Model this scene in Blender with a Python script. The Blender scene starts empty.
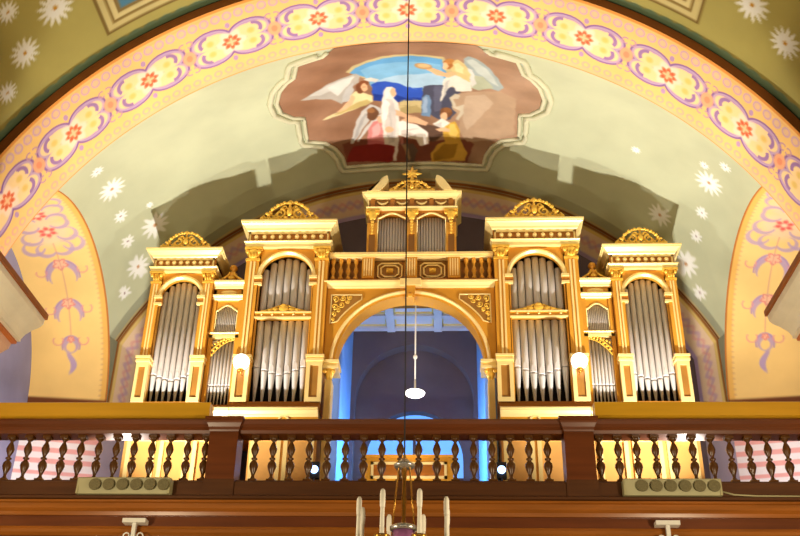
import bpy, bmesh, math, random
import numpy as np
from mathutils import Vector, Matrix
from math import sin, cos, pi, sqrt, radians, hypot, atan2

random.seed(7)
SC = bpy.context.scene
COL = SC.collection

# ------------------------------------------------------------------ camera
cam_d = bpy.data.cameras.new('camera')
cam = bpy.data.objects.new('camera', cam_d)
COL.objects.link(cam)
SC.camera = cam
cam_d.sensor_width = 36.0
cam_d.lens = 45.0
cam_d.clip_start = 0.05
_yaw, _pit, _rol = radians(3.063), radians(30.12), radians(1.122)
_f = Vector((-sin(_yaw) * cos(_pit), cos(_yaw) * cos(_pit), sin(_pit)))
_r = Vector((cos(_yaw), sin(_yaw), 0))
_u = _r.cross(_f)
_R = _r * cos(_rol) + _u * sin(_rol)
_U = _u * cos(_rol) - _r * sin(_rol)
_m = Matrix((_R, _U, -_f)).transposed().to_4x4()
_m.translation = Vector((0.574, 0.0, 1.6))
cam.matrix_world = _m

# ------------------------------------------------------------------ world, lights, exposure
SC.view_settings.view_transform = 'Standard'
SC.view_settings.look = 'None'
SC.view_settings.gamma = 1.0
SC.view_settings.exposure = 0.0
world = bpy.data.worlds.new('church_air')
SC.world = world
world.use_nodes = True
world.node_tree.nodes['Background'].inputs[0].default_value = (1.0, 0.80, 0.52, 1)
world.node_tree.nodes['Background'].inputs[1].default_value = 0.05

WARM = (1.0, 0.94, 0.85)

def area_light(name, loc, target, size, power, color, spread=None):
    d = bpy.data.lights.new(name, 'AREA')
    d.shape = 'DISK'
    d.size = size
    d.energy = power
    d.color = color
    if spread:
        d.spread = spread
    o = bpy.data.objects.new(name, d)
    COL.objects.link(o)
    o.location = loc
    o.rotation_euler = (Vector(target) - Vector(loc)).to_track_quat('-Z', 'Y').to_euler()
    return o

def point_light(name, loc, radius, power, color):
    d = bpy.data.lights.new(name, 'POINT')
    d.shadow_soft_size = radius
    d.energy = power
    d.color = color
    o = bpy.data.objects.new(name, d)
    COL.objects.link(o)
    o.location = loc
    return o

# two floodlights standing on the gallery floor just behind the balustrade
for s in (-1, 1):
    area_light('flood_beam', (s * 3.75, 12.6, 5.22), (s * 2.6, 12.8, 10.6), 0.16, 225, WARM, radians(118))
    # unseen lower light, added to brighten the foot of the side arch
    area_light('side_fill_beam', (s * 4.75, 12.4, 5.35), (s * 6.2, 14.6, 6.6), 0.12, 30, WARM, radians(85))
# unseen fill lights added in the nave to brighten the gallery front
for x, y, z, p in ((-4.3, 6.2, 3.2, 700), (4.3, 6.2, 3.2, 700), (-2.0, 0.5, 4.0, 90), (2.0, 0.5, 4.0, 90)):
    point_light('nave_fill_light', (x, y, z), 0.25, p, (1.0, 0.82, 0.54))
# an unseen light added to brighten the organ console
area_light('console_fill_beam', (0.0, 13.2, 5.3), (0.0, 14.8, 6.7), 0.1, 9, WARM, radians(70))
# blue light of the passage lamps, from unseen beams set inside the passage
for s in (-1, 1):
    area_light('blue_beam', (-s * 0.5, 15.25, 5.7), (s * 1.2, 15.3, 7.3), 0.2, 85, (0.13, 0.46, 1.0), radians(60))
area_light('blue_beam', (0.0, 15.5, 7.3), (0.0, 15.6, 9.7), 0.2, 4, (0.15, 0.6, 1.0), radians(75))  # unseen beam added to make the blue patch on the ceiling

# ------------------------------------------------------------------ materials
def lin(c):
    return tuple(((v / 255.0) / 12.92 if v / 255.0 <= 0.04045 else ((v / 255.0 + 0.055) / 1.055) ** 2.4) for v in c)

def M(name, rgb, rough=0.5, metal=0.0, var=0.12, scale=3.0, bump=0.0, stretch=None, spec=None):
    m = bpy.data.materials.new(name)
    m.use_nodes = True
    nt = m.node_tree
    b = nt.nodes['Principled BSDF']
    b.inputs['Roughness'].default_value = rough
    b.inputs['Metallic'].default_value = metal
    if spec is not None:
        b.inputs['Specular IOR Level'].default_value = spec
    tc = nt.nodes.new('ShaderNodeTexCoord')
    mp = nt.nodes.new('ShaderNodeMapping')
    if stretch:
        mp.inputs['Scale'].default_value = stretch
    nz = nt.nodes.new('ShaderNodeTexNoise')
    nz.inputs['Scale'].default_value = scale
    nz.inputs['Detail'].default_value = 5
    nt.links.new(tc.outputs['Object'], mp.inputs[0])
    nt.links.new(mp.outputs[0], nz.inputs['Vector'])
    rp = nt.nodes.new('ShaderNodeValToRGB')
    c = lin(rgb)
    rp.color_ramp.elements[0].position = 0.3
    rp.color_ramp.elements[1].position = 0.7
    rp.color_ramp.elements[0].color = tuple(max(0, v * (1 - var)) for v in c) + (1,)
    rp.color_ramp.elements[1].color = tuple(min(1, v * (1 + var)) for v in c) + (1,)
    nt.links.new(nz.outputs['Fac'], rp.inputs[0])
    nt.links.new(rp.outputs[0], b.inputs['Base Color'])
    if bump:
        bp = nt.nodes.new('ShaderNodeBump')
        bp.inputs['Strength'].default_value = bump
        bp.inputs['Distance'].default_value = 0.02
        nt.links.new(nz.outputs['Fac'], bp.inputs['Height'])
        nt.links.new(bp.outputs[0], b.inputs['Normal'])
    return m

def M_paint(name, rough=0.8, var=0.10, scale=1.2):
    """painted plaster: colours painted on the mesh, broken up by noise"""
    m = bpy.data.materials.new(name)
    m.use_nodes = True
    nt = m.node_tree
    b = nt.nodes['Principled BSDF']
    b.inputs['Roughness'].default_value = rough
    b.inputs['Specular IOR Level'].default_value = 0.2
    at = nt.nodes.new('ShaderNodeAttribute')
    at.attribute_name = 'paint'
    tc = nt.nodes.new('ShaderNodeTexCoord')
    nz = nt.nodes.new('ShaderNodeTexNoise')
    nz.inputs['Scale'].default_value = scale
    nz.inputs['Detail'].default_value = 6
    nt.links.new(tc.outputs['Object'], nz.inputs['Vector'])
    mr = nt.nodes.new('ShaderNodeMapRange')
    mr.inputs['From Min'].default_value = 0.3
    mr.inputs['From Max'].default_value = 0.7
    mr.inputs['To Min'].default_value = 1 - var
    mr.inputs['To Max'].default_value = 1 + var * 0.5
    nt.links.new(nz.outputs['Fac'], mr.inputs['Value'])
    mx = nt.nodes.new('ShaderNodeVectorMath')
    mx.operation = 'MULTIPLY'
    nt.links.new(at.outputs['Color'], mx.inputs[0])
    nt.links.new(mr.outputs[0], mx.inputs[1])
    nt.links.new(mx.outputs[0], b.inputs['Base Color'])
    return m

def M_emit(name, rgb, strength):
    m = bpy.data.materials.new(name)
    m.use_nodes = True
    b = m.node_tree.nodes['Principled BSDF']
    b.inputs['Base Color'].default_value = lin(rgb) + (1,)
    b.inputs['Emission Color'].default_value = lin(rgb) + (1,)
    b.inputs['Emission Strength'].default_value = strength
    return m

GOLD = M('gilded_wood', (216, 154, 50), 0.38, 0.25, 0.10, 2.0)
GOLD_PALE = M('pale_gilding', (248, 220, 146), 0.34, 0.25, 0.06, 3.0)
PLINTH = M('ochre_panel', (210, 156, 84), 0.45, 0.1, 0.1, 2.0)
GOLD_DEEP = M('deep_gilding', (176, 112, 32), 0.45, 0.2, 0.12, 3.0)
GOLD_CARVED = M('carved_gilding', (236, 188, 74), 0.36, 0.35, 0.18, 14.0)
BROWN_PANEL = M('brown_panel', (156, 108, 42), 0.5, 0.05, 0.12, 4.0)
DARK = M('case_interior', (28, 20, 16), 0.9, 0.0, 0.2, 3.0)
TIN = M('tin_pipe', (198, 192, 188), 0.5, 0.05, 0.06, 5.0, stretch=(4, 4, 0.6))
TIN_FOOT = M('tin_pipe_foot', (198, 194, 190), 0.45, 0.05, 0.05, 5.0)
WOOD = M('brown_wood', (106, 54, 22), 0.32, 0.0, 0.22, 2.0, stretch=(0.4, 6, 6))
WOOD_DARK = M('dark_wood', (84, 48, 20), 0.38, 0.0, 0.22, 2.5, stretch=(0.4, 6, 6))
WOOD_GLOSS = M('varnished_wood', (156, 92, 32), 0.22, 0.0, 0.2, 2.0, stretch=(0.4, 7, 7))
WOOD_MUSTARD = M('mustard_wood', (206, 156, 34), 0.35, 0.0, 0.15, 1.5, stretch=(0.3, 4, 4))
BALUSTER = M('baluster_wood', (92, 56, 20), 0.25, 0.0, 0.25, 12.0)
PAINT = M_paint('painted_plaster')
FRESCO_PAINT = M_paint('fresco_paint', 0.7, 0.14, 3.0)
PLASTER_GREY = M('frame_plaster', (196, 192, 160), 0.8, 0, 0.06, 3)
VIOLET_WALL = M('violet_plaster', (96, 80, 86), 0.85, 0.0, 0.14, 1.6)
BLUE_LIT_WALL = M('blue_lit_plaster', (112, 146, 192), 0.8, 0.0, 0.06, 1.5)  # blue of the passage lamps' light put into the plaster colour
LILAC = M('lilac_plaster', (150, 150, 190), 0.8, 0.0, 0.12, 1.5)
LAVENDER = M('lavender_plaster', (214, 206, 220), 0.8, 0.0, 0.05, 1.5)
CREAM = M('cream_plaster', (240, 234, 214), 0.6, 0.0, 0.06, 3.0)
PINK = M('pink_plaster', (226, 184, 160), 0.7, 0.0, 0.08, 3.0)
BROWN_TRIM = M('brown_trim_paint', (150, 84, 32), 0.6, 0.0, 0.12, 4.0)
BLACK = M('black_cable', (26, 20, 18), 0.6)
WHITE = M('white_enamel', (236, 234, 226), 0.4, 0, 0.03)
SPEAKER = M('grey_green_enamel', (176, 170, 128), 0.5, 0, 0.08)
SPEAKER_HOLE = M('speaker_grille', (112, 104, 70), 0.7, 0.0, 0.2, 60)
BRASS = M('brass', (206, 150, 60), 0.25, 0.8, 0.1, 8)
SILVER = M('silvered_metal', (200, 198, 194), 0.25, 0.8, 0.05, 8)
CANDLE = M('candle_sleeve', (240, 234, 218), 0.5, 0, 0.08, 10)
AMETHYST = M('purple_glass', (150, 92, 140), 0.15, 0.1, 0.25, 14)
LAMP_WHITE = M_emit('lit_opal_glass', (255, 250, 240), 3.0)
LAMP_BULB = M_emit('lit_bulb', (255, 226, 170), 2.0)
BLUE_GLOW = M_emit('blue_lamp_face', (150, 190, 255), 6.0)
SKY_PANE = M_emit('daylight_pane', (96, 158, 230), 1.2)
FLOOD_FACE = M_emit('flood_face', (255, 226, 170), 4.0)
STONE = M('stone_floor', (120, 108, 92), 0.6, 0, 0.15, 2)

# ------------------------------------------------------------------ mesh helpers
class MB:
    def __init__(self):
        self.v, self.f, self.sm = [], [], []

    def add(self, vs, fs, smooth=False):
        o = len(self.v)
        self.v += [tuple(p) for p in vs]
        for q in fs:
            self.f.append(tuple(i + o for i in q))
            self.sm.append(smooth)
        return self

    def box(self, x0, x1, y0, y1, z0, z1):
        x0, x1 = min(x0, x1), max(x0, x1)
        vs = [(x, y, z) for z in (z0, z1) for y in (y0, y1) for x in (x0, x1)]
        return self.add(vs, [(0, 2, 3, 1), (4, 5, 7, 6), (0, 1, 5, 4), (2, 6, 7, 3), (0, 4, 6, 2), (1, 3, 7, 5)])

    def prism(self, poly, y0, y1):
        """polygon in XZ pushed from y0 to y1"""
        n = len(poly)
        vs = [(x, y0, z) for x, z in poly] + [(x, y1, z) for x, z in poly]
        fs = [tuple(range(n)), tuple(range(2 * n - 1, n - 1, -1))]
        fs += [(i, i + n, (i + 1) % n + n, (i + 1) % n) for i in range(n)]
        return self.add(vs, fs)

    def extrude_x(self, prof, x0, x1):
        """polygon in YZ pushed from x0 to x1"""
        n = len(prof)
        vs = [(x0, y, z) for y, z in prof] + [(x1, y, z) for y, z in prof]
        fs = [tuple(range(n - 1, -1, -1)), tuple(range(n, 2 * n))]
        fs += [(i, (i + 1) % n, (i + 1) % n + n, i + n) for i in range(n)]
        return self.add(vs, fs)

    def extrude_y(self, prof, y0, y1):
        return self.prism(prof, y0, y1)

    def lathe(self, prof, cx, cy, cz=0.0, n=14, smooth=True, tilt=None):
        vs = []
        for r, z in prof:
            for k in range(n):
                a = 2 * pi * k / n
                vs.append((r * cos(a), r * sin(a), z))
        m = len(prof)
        fs = []
        for i in range(m - 1):
            for k in range(n):
                fs.append((i * n + k, i * n + (k + 1) % n, (i + 1) * n + (k + 1) % n, (i + 1) * n + k))
        fs.append(tuple(range(n - 1, -1, -1)))
        fs.append(tuple(range((m - 1) * n, m * n)))
        if tilt:
            vs = [tuple(tilt @ Vector(p)) for p in vs]
        vs = [(x + cx, y + cy, z + cz) for x, y, z in vs]
        o = len(self.v)
        self.add(vs, fs, smooth)
        self.sm[-1] = self.sm[-2] = False
        return self

    def ball(self, cx, cy, cz, rx, ry=None, rz=None, n=10, m=7):
        ry = ry or rx
        rz = rz or rx
        vs = [(cx, cy, cz - rz)]
        for i in range(1, m):
            t = pi * i / m
            for k in range(n):
                a = 2 * pi * k / n
                vs.append((cx + rx * sin(t) * cos(a), cy + ry * sin(t) * sin(a), cz - rz * cos(t)))
        vs.append((cx, cy, cz + rz))
        fs = [(0, 1 + (k + 1) % n, 1 + k) for k in range(n)]
        for i in range(m - 2):
            for k in range(n):
                fs.append((1 + i * n + k, 1 + i * n + (k + 1) % n, 1 + (i + 1) * n + (k + 1) % n, 1 + (i + 1) * n + k))
        L = len(vs) - 1
        fs += [(L, 1 + (m - 2) * n + k, 1 + (m - 2) * n + (k + 1) % n) for k in range(n)]
        return self.add(vs, fs, True)

    def tube(self, pts, r, n=6, closed=False):
        pts = [Vector(p) for p in pts]
        rr = r if isinstance(r, (list, tuple)) else [r] * len(pts)
        vs = []
        N = len(pts)
        up = Vector((0, 1, 0))
        for i, p in enumerate(pts):
            if closed:
                t = pts[(i + 1) % N] - pts[i - 1]
            else:
                t = pts[min(i + 1, N - 1)] - pts[max(i - 1, 0)]
            t.normalize()
            a = t.cross(up)
            if a.length < 1e-3:
                a = t.cross(Vector((1, 0, 0)))
            a.normalize()
            b = t.cross(a)
            for k in range(n):
                g = 2 * pi * k / n
                vs.append(tuple(p + (a * cos(g) + b * sin(g)) * rr[i]))
        fs = []
        for i in range(N if closed else N - 1):
            j = (i + 1) % N
            for k in range(n):
                fs.append((i * n + k, i * n + (k + 1) % n, j * n + (k + 1) % n, j * n + k))
        if not closed:
            fs.append(tuple(range(n - 1, -1, -1)))
            fs.append(tuple(range((N - 1) * n, N * n)))
        return self.add(vs, fs, True)

    def sweep(self, path, prof, closed=False):
        """path: (x,z,nx,nz) points in the XZ plane with outward normal; prof: closed polygon of (outward, y)"""
        n = len(prof)
        vs = []
        for x, z, nx, nz in path:
            for d, y in prof:
                vs.append((x + nx * d, y, z + nz * d))
        N = len(path)
        fs = []
        for i in range(N if closed else N - 1):
            j = (i + 1) % N
            for k in range(n):
                fs.append((i * n + k, i * n + (k + 1) % n, j * n + (k + 1) % n, j * n + k))
        if not closed:
            fs.append(tuple(range(n - 1, -1, -1)))
            fs.append(tuple(range((N - 1) * n, N * n)))
        return self.add(vs, fs)

def arc_path(cx, cz, r, a0, a1, n=24):
    o = []
    for i in range(n + 1):
        a = radians(a0 + (a1 - a0) * i / n)
        o.append((cx + r * cos(a), cz + r * sin(a), cos(a), sin(a)))
    return o

ORIGIN = {}

def obj(name, mb, mat, parent=None, loc=None, recalc=True):
    """link a mesh builder (in world coordinates) as one object"""
    off = ORIGIN[parent.name] if parent is not None else Vector(loc or (0, 0, 0))
    me = bpy.data.meshes.new(name)
    me.from_pydata([(x - off.x, y - off.y, z - off.z) for x, y, z in mb.v], [], mb.f)
    me.polygons.foreach_set('use_smooth', mb.sm)
    me.materials.append(mat)
    if recalc:
        bm = bmesh.new()
        bm.from_mesh(me)
        bmesh.ops.recalc_face_normals(bm, faces=bm.faces)
        bm.to_mesh(me)
        bm.free()
    o = bpy.data.objects.new(name, me)
    COL.objects.link(o)
    ORIGIN[o.name] = off
    if parent is not None:
        o.parent = parent
    else:
        o.location = off
    return o

def thing(name, loc, label, cat, group=None):
    o = bpy.data.objects.new(name, None)
    o.empty_display_size = 0.2
    COL.objects.link(o)
    o.location = loc
    ORIGIN[o.name] = Vector(loc)
    return tag(o, label, cat, group)

def tag(o, label, cat, group=None):
    o['label'] = label
    o['category'] = cat
    if group:
        o['group'] = group
    return o

def struct(name, mb, mat, parent=None, recalc=True):
    o = obj(name, mb, mat, parent, recalc=recalc)
    if parent is None:
        o['kind'] = 'structure'
    return o

def painted(name, P, C, nu, nv, mat=None, parent=None, keep=None, flip=False):
    """grid of nu x nv points P(u,v) (0..1) with colours C(u,v) painted on it"""
    u, v = np.meshgrid(np.linspace(0, 1, nu), np.linspace(0, 1, nv), indexing='ij')
    pts = P(u, v)
    col = C(u, v)
    if parent is not None:
        pts = pts - np.array(ORIGIN[parent.name])
    idx = np.arange(nu * nv).reshape(nu, nv)
    a, b, c, d = idx[:-1, :-1], idx[1:, :-1], idx[1:, 1:], idx[:-1, 1:]
    q = np.stack([a, b, c, d] if not flip else [a, d, c, b], -1).reshape(-1, 4)
    if keep is not None:
        k = keep(u, v)
        kk = (k[:-1, :-1] & k[1:, :-1] & k[1:, 1:] & k[:-1, 1:]).reshape(-1)
        q = q[kk]
        used = np.unique(q)
        remap = np.full(nu * nv, -1)
        remap[used] = np.arange(len(used))
        q = remap[q]
        pts = pts.reshape(-1, 3)[used]
        col = col.reshape(-1, 3)[used]
    pts = pts.reshape(-1, 3)
    col = col.reshape(-1, 3)
    me = bpy.data.meshes.new(name)
    me.vertices.add(len(pts))
    me.vertices.foreach_set('co', pts.astype(np.float32).ravel())
    me.loops.add(len(q) * 4)
    me.loops.foreach_set('vertex_index', q.astype(np.int32).ravel())
    me.polygons.add(len(q))
    me.polygons.foreach_set('loop_start', np.arange(0, len(q) * 4, 4, dtype=np.int32))
    me.polygons.foreach_set('loop_total', np.full(len(q), 4, dtype=np.int32))
    me.update(calc_edges=True)
    me.polygons.foreach_set('use_smooth', np.ones(len(q), dtype=bool))
    at = me.color_attributes.new('paint', 'FLOAT_COLOR', 'POINT')
    c4 = np.ones((len(pts), 4), dtype=np.float32)
    s = np.clip(col / 255.0, 0, 1)
    c4[:, :3] = np.where(s <= 0.04045, s / 12.92, ((s + 0.055) / 1.055) ** 2.4)
    at.data.foreach_set('color', c4.ravel())
    me.materials.append(mat or PAINT)
    o = bpy.data.objects.new(name, me)
    COL.objects.link(o)
    if parent is not None:
        o.parent = parent
    else:
        o['kind'] = 'structure'
    return o

def mixc(base, col, a):
    return base * (1 - a[..., None]) + np.array(col, dtype=float) * a[..., None]

def band(d, w, soft):
    """1 inside |d|<w, fading over soft"""
    return np.clip((w - np.abs(d)) / soft + 0.5, 0, 1)

def disc(d, r, soft):
    return np.clip((r - d) / soft + 0.5, 0, 1)

def in_poly(px, py, poly):
    ins = np.zeros(px.shape, dtype=bool)
    n = len(poly)
    for i in range(n):
        x0, y0 = poly[i]
        x1, y1 = poly[(i + 1) % n]
        if y0 == y1:
            continue
        c = ((y0 > py) != (y1 > py)) & (px < (x1 - x0) * (py - y0) / (y1 - y0) + x0)
        ins ^= c
    return ins

def star(base, dx, dy, R, n=12, white=(240, 240, 238), heart=(190, 160, 90), rot=0.0):
    d = np.hypot(dx, dy)
    a = np.arctan2(dy, dx) + rot
    edge = R * (0.52 + 0.48 * np.abs(np.cos(a * n / 2)) ** 1.6)
    base = mixc(base, white, disc(d, edge, R * 0.2) * 0.9 * np.clip(1.15 - 0.35 * d / R, 0, 1))
    return mixc(base, heart, disc(d, R * 0.13, R * 0.08))
# ================================================================== the building
W, YF, YB = 5.2, 11.0, 15.6          # half width of the gallery bay, its front and back arches

def z_arch(x, Y):
    s = (Y - YF) / (YB - YF)
    r = 5.53 + 0.22 * s
    return 6.3 + 0.45 * s + np.sqrt(np.maximum(0, r * r - x * x))

def z_side(Y):
    return 7.72 + np.sqrt(np.maximum(0, 6.25 - (Y - 13.1) ** 2))

def z_vault(x, Y):
    s = np.clip((Y - YF) / (YB - YF), 0, 1)
    return (z_arch(x, Y) + np.maximum(0, z_side(Y) - z_arch(W, Y)) * np.abs(x / W) ** 3
            + 0.45 * np.sin(pi * s) * (1 - (x / W) ** 2))

STARS = [(-4.81, 13.11, .24), (-4.77, 14.79, .22), (-4.84, 13.76, .13), (-4.84, 14.28, .13), (-4.98, 14.94, .13),
         (-4.45, 14.38, .26), (-4.84, 12.48, .12), (-4.45, 13.95, .07), (4.74, 13.22, .25), (4.22, 14.48, .22),
         (4.66, 14.92, .24), (4.75, 14.38, .12), (4.76, 13.91, .12), (4.87, 15.09, .14), (4.83, 12.6, .11),
         (4.61, 12.89, .09), (3.69, 13.34, .09)]

def gallery_vault():
    def P(u, v):
        x = (u * 2 - 1) * W
        Y = YF + (YB - YF) * v
        return np.stack([x, Y, z_vault(x, Y)], -1)

    def C(u, v):
        x = (u * 2 - 1) * W
        Y = YF + (YB - YF) * v
        z = z_vault(x, Y)
        c = np.zeros(u.shape + (3,)) + np.array((186, 189, 157.))
        for sx, sy, R in STARS:
            sz = float(z_vault(np.array(sx), np.array(sy)))
            k = (np.abs(x - sx) < 0.8) & (np.abs(Y - sy) < 0.8)
            # measure along the slope
            dx = np.sign(x - sx) * np.hypot(x - sx, (z - sz) * 0.9)
            dx = np.where(k, np.where(np.abs(x - sx) < 1e-9, 0, dx), 9)
            dy = np.where(k, Y - sy, 9)
            c = star(c, dx, dy, R, 12 if R > 0.15 else 9, heart=(150, 120, 120) if R < 0.2 else (196, 150, 110))
        # moulding painted along the back arch, and along the side arches
        c = mixc(c, (150, 92, 40), band(Y - (YB - 0.05), 0.04, 0.03))
        c = mixc(c, (214, 196, 140), band(Y - (YB - 0.13), 0.03, 0.03))
        return c
    painted('ceiling', P, C, 620, 290, flip=True)
gallery_vault()

def near_vault():
    R = 5.69
    NS = [(141.9, 8.91, .21), (136.0, 8.62, .25), (146.3, 9.22, .15), (141.4, 8.27, .15), (37.4, 8.91, .22), (43.0, 8.72, .24),
          (31.0, 9.0, .2), (150, 8.8, .2)]
    def P(u, v):
        a = np.radians(4 + 172 * u)
        Y = 3.0 + 6.75 * v
        return np.stack([R * np.cos(a), Y, 6.3 + R * np.sin(a)], -1)

    def C(u, v):
        a = 4 + 172 * u
        Y = 3.0 + 6.75 * v
        c = np.zeros(u.shape + (3,)) + np.array((166, 154, 84.))
        for sa, sy, r in NS:
            c = star(c, np.radians(a - sa) * R, Y - sy, r, 13, heart=(190, 140, 40))
        # teal scalloped border beside the arch
        t = 9.72 - Y
        sc = 0.10 + 0.03 * np.abs(np.sin(np.radians(a) * R * 14))
        c = mixc(c, (112, 136, 106), disc(t, sc, 0.03))
        # framed panels with a blue field
        for a0, a1 in ((113.0, 131.3), (48.8, 67.0)):
            da = np.radians(np.minimum(a - a0, a1 - a)) * R
            # edges follow the arch, leaving room for the border
            dY = 9.45 - Y
            dd = np.minimum(da, dY)
            c = mixc(c, (112, 88, 40), disc(-dd, 0, 0.02))
            c = mixc(c, (196, 180, 120), disc(-dd, -0.04, 0.02))
            c = mixc(c, (128, 104, 52), disc(-dd, -0.13, 0.02))
            c = mixc(c, (206, 190, 132), disc(-dd, -0.17, 0.02))
            c = mixc(c, (130, 108, 60), disc(-dd, -0.24, 0.02))
            c = mixc(c, (76, 124, 150), disc(-dd, -0.30, 0.02))
        return c
    painted('ceiling_nave', P, C, 700, 280, flip=True)
near_vault()

def front_arch():
    R, c0, Y0, Y1 = 5.53, 6.3, 9.7, 11.0
    def P(u, v):
        a = np.radians(180 * u)
        Y = Y0 + (Y1 - Y0) * v
        return np.stack([R * np.cos(a), Y, c0 + R * np.sin(a)], -1)

    def C(u, v):
        ang = 180 * u
        t = (Y1 - Y0) * v                                 # 0 near edge .. 1.3 far edge
        s = np.radians(ang) * R
        c = np.zeros(u.shape + (3,)) + np.array((246, 202, 124.))
        # edge lines and bead rows
        c = mixc(c, (226, 150, 70), disc(t, 0.05, 0.02))
        c = mixc(c, (240, 190, 120), band(t - 0.09, 0.02, 0.02))
        per = 0.165
        ds = (s % per) - per / 2
        d = np.hypot(ds, (t - 0.17) * 0.9)
        c = mixc(c, (214, 170, 186), band(d - 0.055, 0.015, 0.014))
        c = mixc(c, (236, 196, 150), disc(d, 0.04, 0.02))
        d2 = np.hypot(ds, (t - 1.16))
        c = mixc(c, (238, 176, 150), band(d2 - 0.05, 0.016, 0.016))
        c = mixc(c, (242, 190, 140), band(t - 1.25, 0.03, 0.02))
        c = mixc(c, (232, 160, 90), disc(1.3 - t, 0.018, 0.01))
        # medallions
        pa = 13.07
        k = np.floor((ang - 89.5) / pa + 0.5)
        x = np.radians(ang - 89.5 - k * pa) * R           # -0.63 .. 0.63
        y = t - 0.66
        ax, ay = np.abs(x), np.abs(y)
        # four lobes meeting in cusps at the waist and in notches at the ends
        dl = (np.hypot((ax - 0.285) / 0.295, (ay - 0.125) / 0.20) - 1) * 0.23
        dl = np.minimum(dl, (np.hypot(x / 0.47, y / 0.15) - 1) * 0.3 - 0.02 * (np.abs(x) < 0.3))
        c = mixc(c, (253, 218, 158), disc(dl, 0, 0.02))
        thick = 0.035 + 0.055 * np.clip(1 - np.abs(ax - 0.27) / 0.25, 0, 1)
        inner = np.clip((dl + thick) / 0.02 + 0.5, 0, 1) * disc(dl, 0.012, 0.014)
        c = mixc(c, (188, 152, 190), inner)
        c = mixc(c, (146, 104, 162), band(dl - 0.002, 0.014, 0.012))
        c = mixc(c, (208, 178, 204), band(dl + thick * 0.5, 0.008, 0.012) * 0.7)
        # hooks curling into the lobes
        for cx, cy, r, a0, a1 in ((0.34, 0.125, 0.105, -0.7, 1.7),):
            d = np.hypot(ax - cx, ay - cy)
            aa = np.arctan2(ay - cy, ax - cx)
            c = mixc(c, (164, 124, 174), band(d - r, 0.028, 0.014) * ((aa > a0) & (aa < a1)))
        c = mixc(c, (236, 198, 100), disc(np.hypot(ax - 0.30, ay - 0.10), 0.05, 0.04) * 0.8)
        c = mixc(c, (206, 178, 110), disc(np.hypot(ax - 0.22, ay - 0.0), 0.018, 0.02) * 0.8)
        c = mixc(c, (190, 150, 190), disc(np.hypot(ax / 0.035, (ay - 0.32) / 0.05), 1, 0.3))
        # curl between medallions
        bx = 0.6315 - ax
        c = mixc(c, (248, 176, 130), disc(np.hypot(bx / 0.10, y / 0.13), 1, 0.3))
        c = mixc(c, (240, 150, 110), disc(np.hypot(bx / 0.045, y / 0.06), 1, 0.3))
        for cy in (0.25,):
            d = np.hypot(bx - 0.05, ay - cy)
            c = mixc(c, (200, 150, 170), band(d - 0.05, 0.012, 0.012) * (bx > 0.02))
        # flower heart
        rr = np.hypot(x, y)
        th = np.arctan2(y, x)
        c = mixc(c, (255, 226, 196), disc(rr, 0.20 + 0.03 * np.cos(th * 6), 0.05))
        c = mixc(c, (242, 140, 96), disc(rr, 0.085 + 0.055 * np.abs(np.cos(th * 4)) ** 1.2, 0.03))
        c = mixc(c, (232, 96, 62), disc(np.abs(rr - 0.085), 0.022, 0.02) * np.abs(np.cos(th * 4)))
        c = mixc(c, (255, 200, 150), disc(rr, 0.03 + 0.05 * np.abs(np.cos(th * 2)) ** 3, 0.02))
        return c
    painted('trim_front_arch_soffit', P, C, 1300, 104, flip=True)
    # the rib itself: dark brown front face and body above the soffit
    rib = MB()
    rib.sweep([(R * cos(a), 6.3 + R * sin(a), cos(a), sin(a)) for a in [pi * i / 96 for i in range(97)]],
              [(0.012, 9.7), (0.012, 11.0), (1.25, 11.0), (1.25, 9.9), (0.13, 9.9), (0.13, 9.70)])
    struct('trim_front_arch', rib, BROWN_TRIM)
front_arch()

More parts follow.
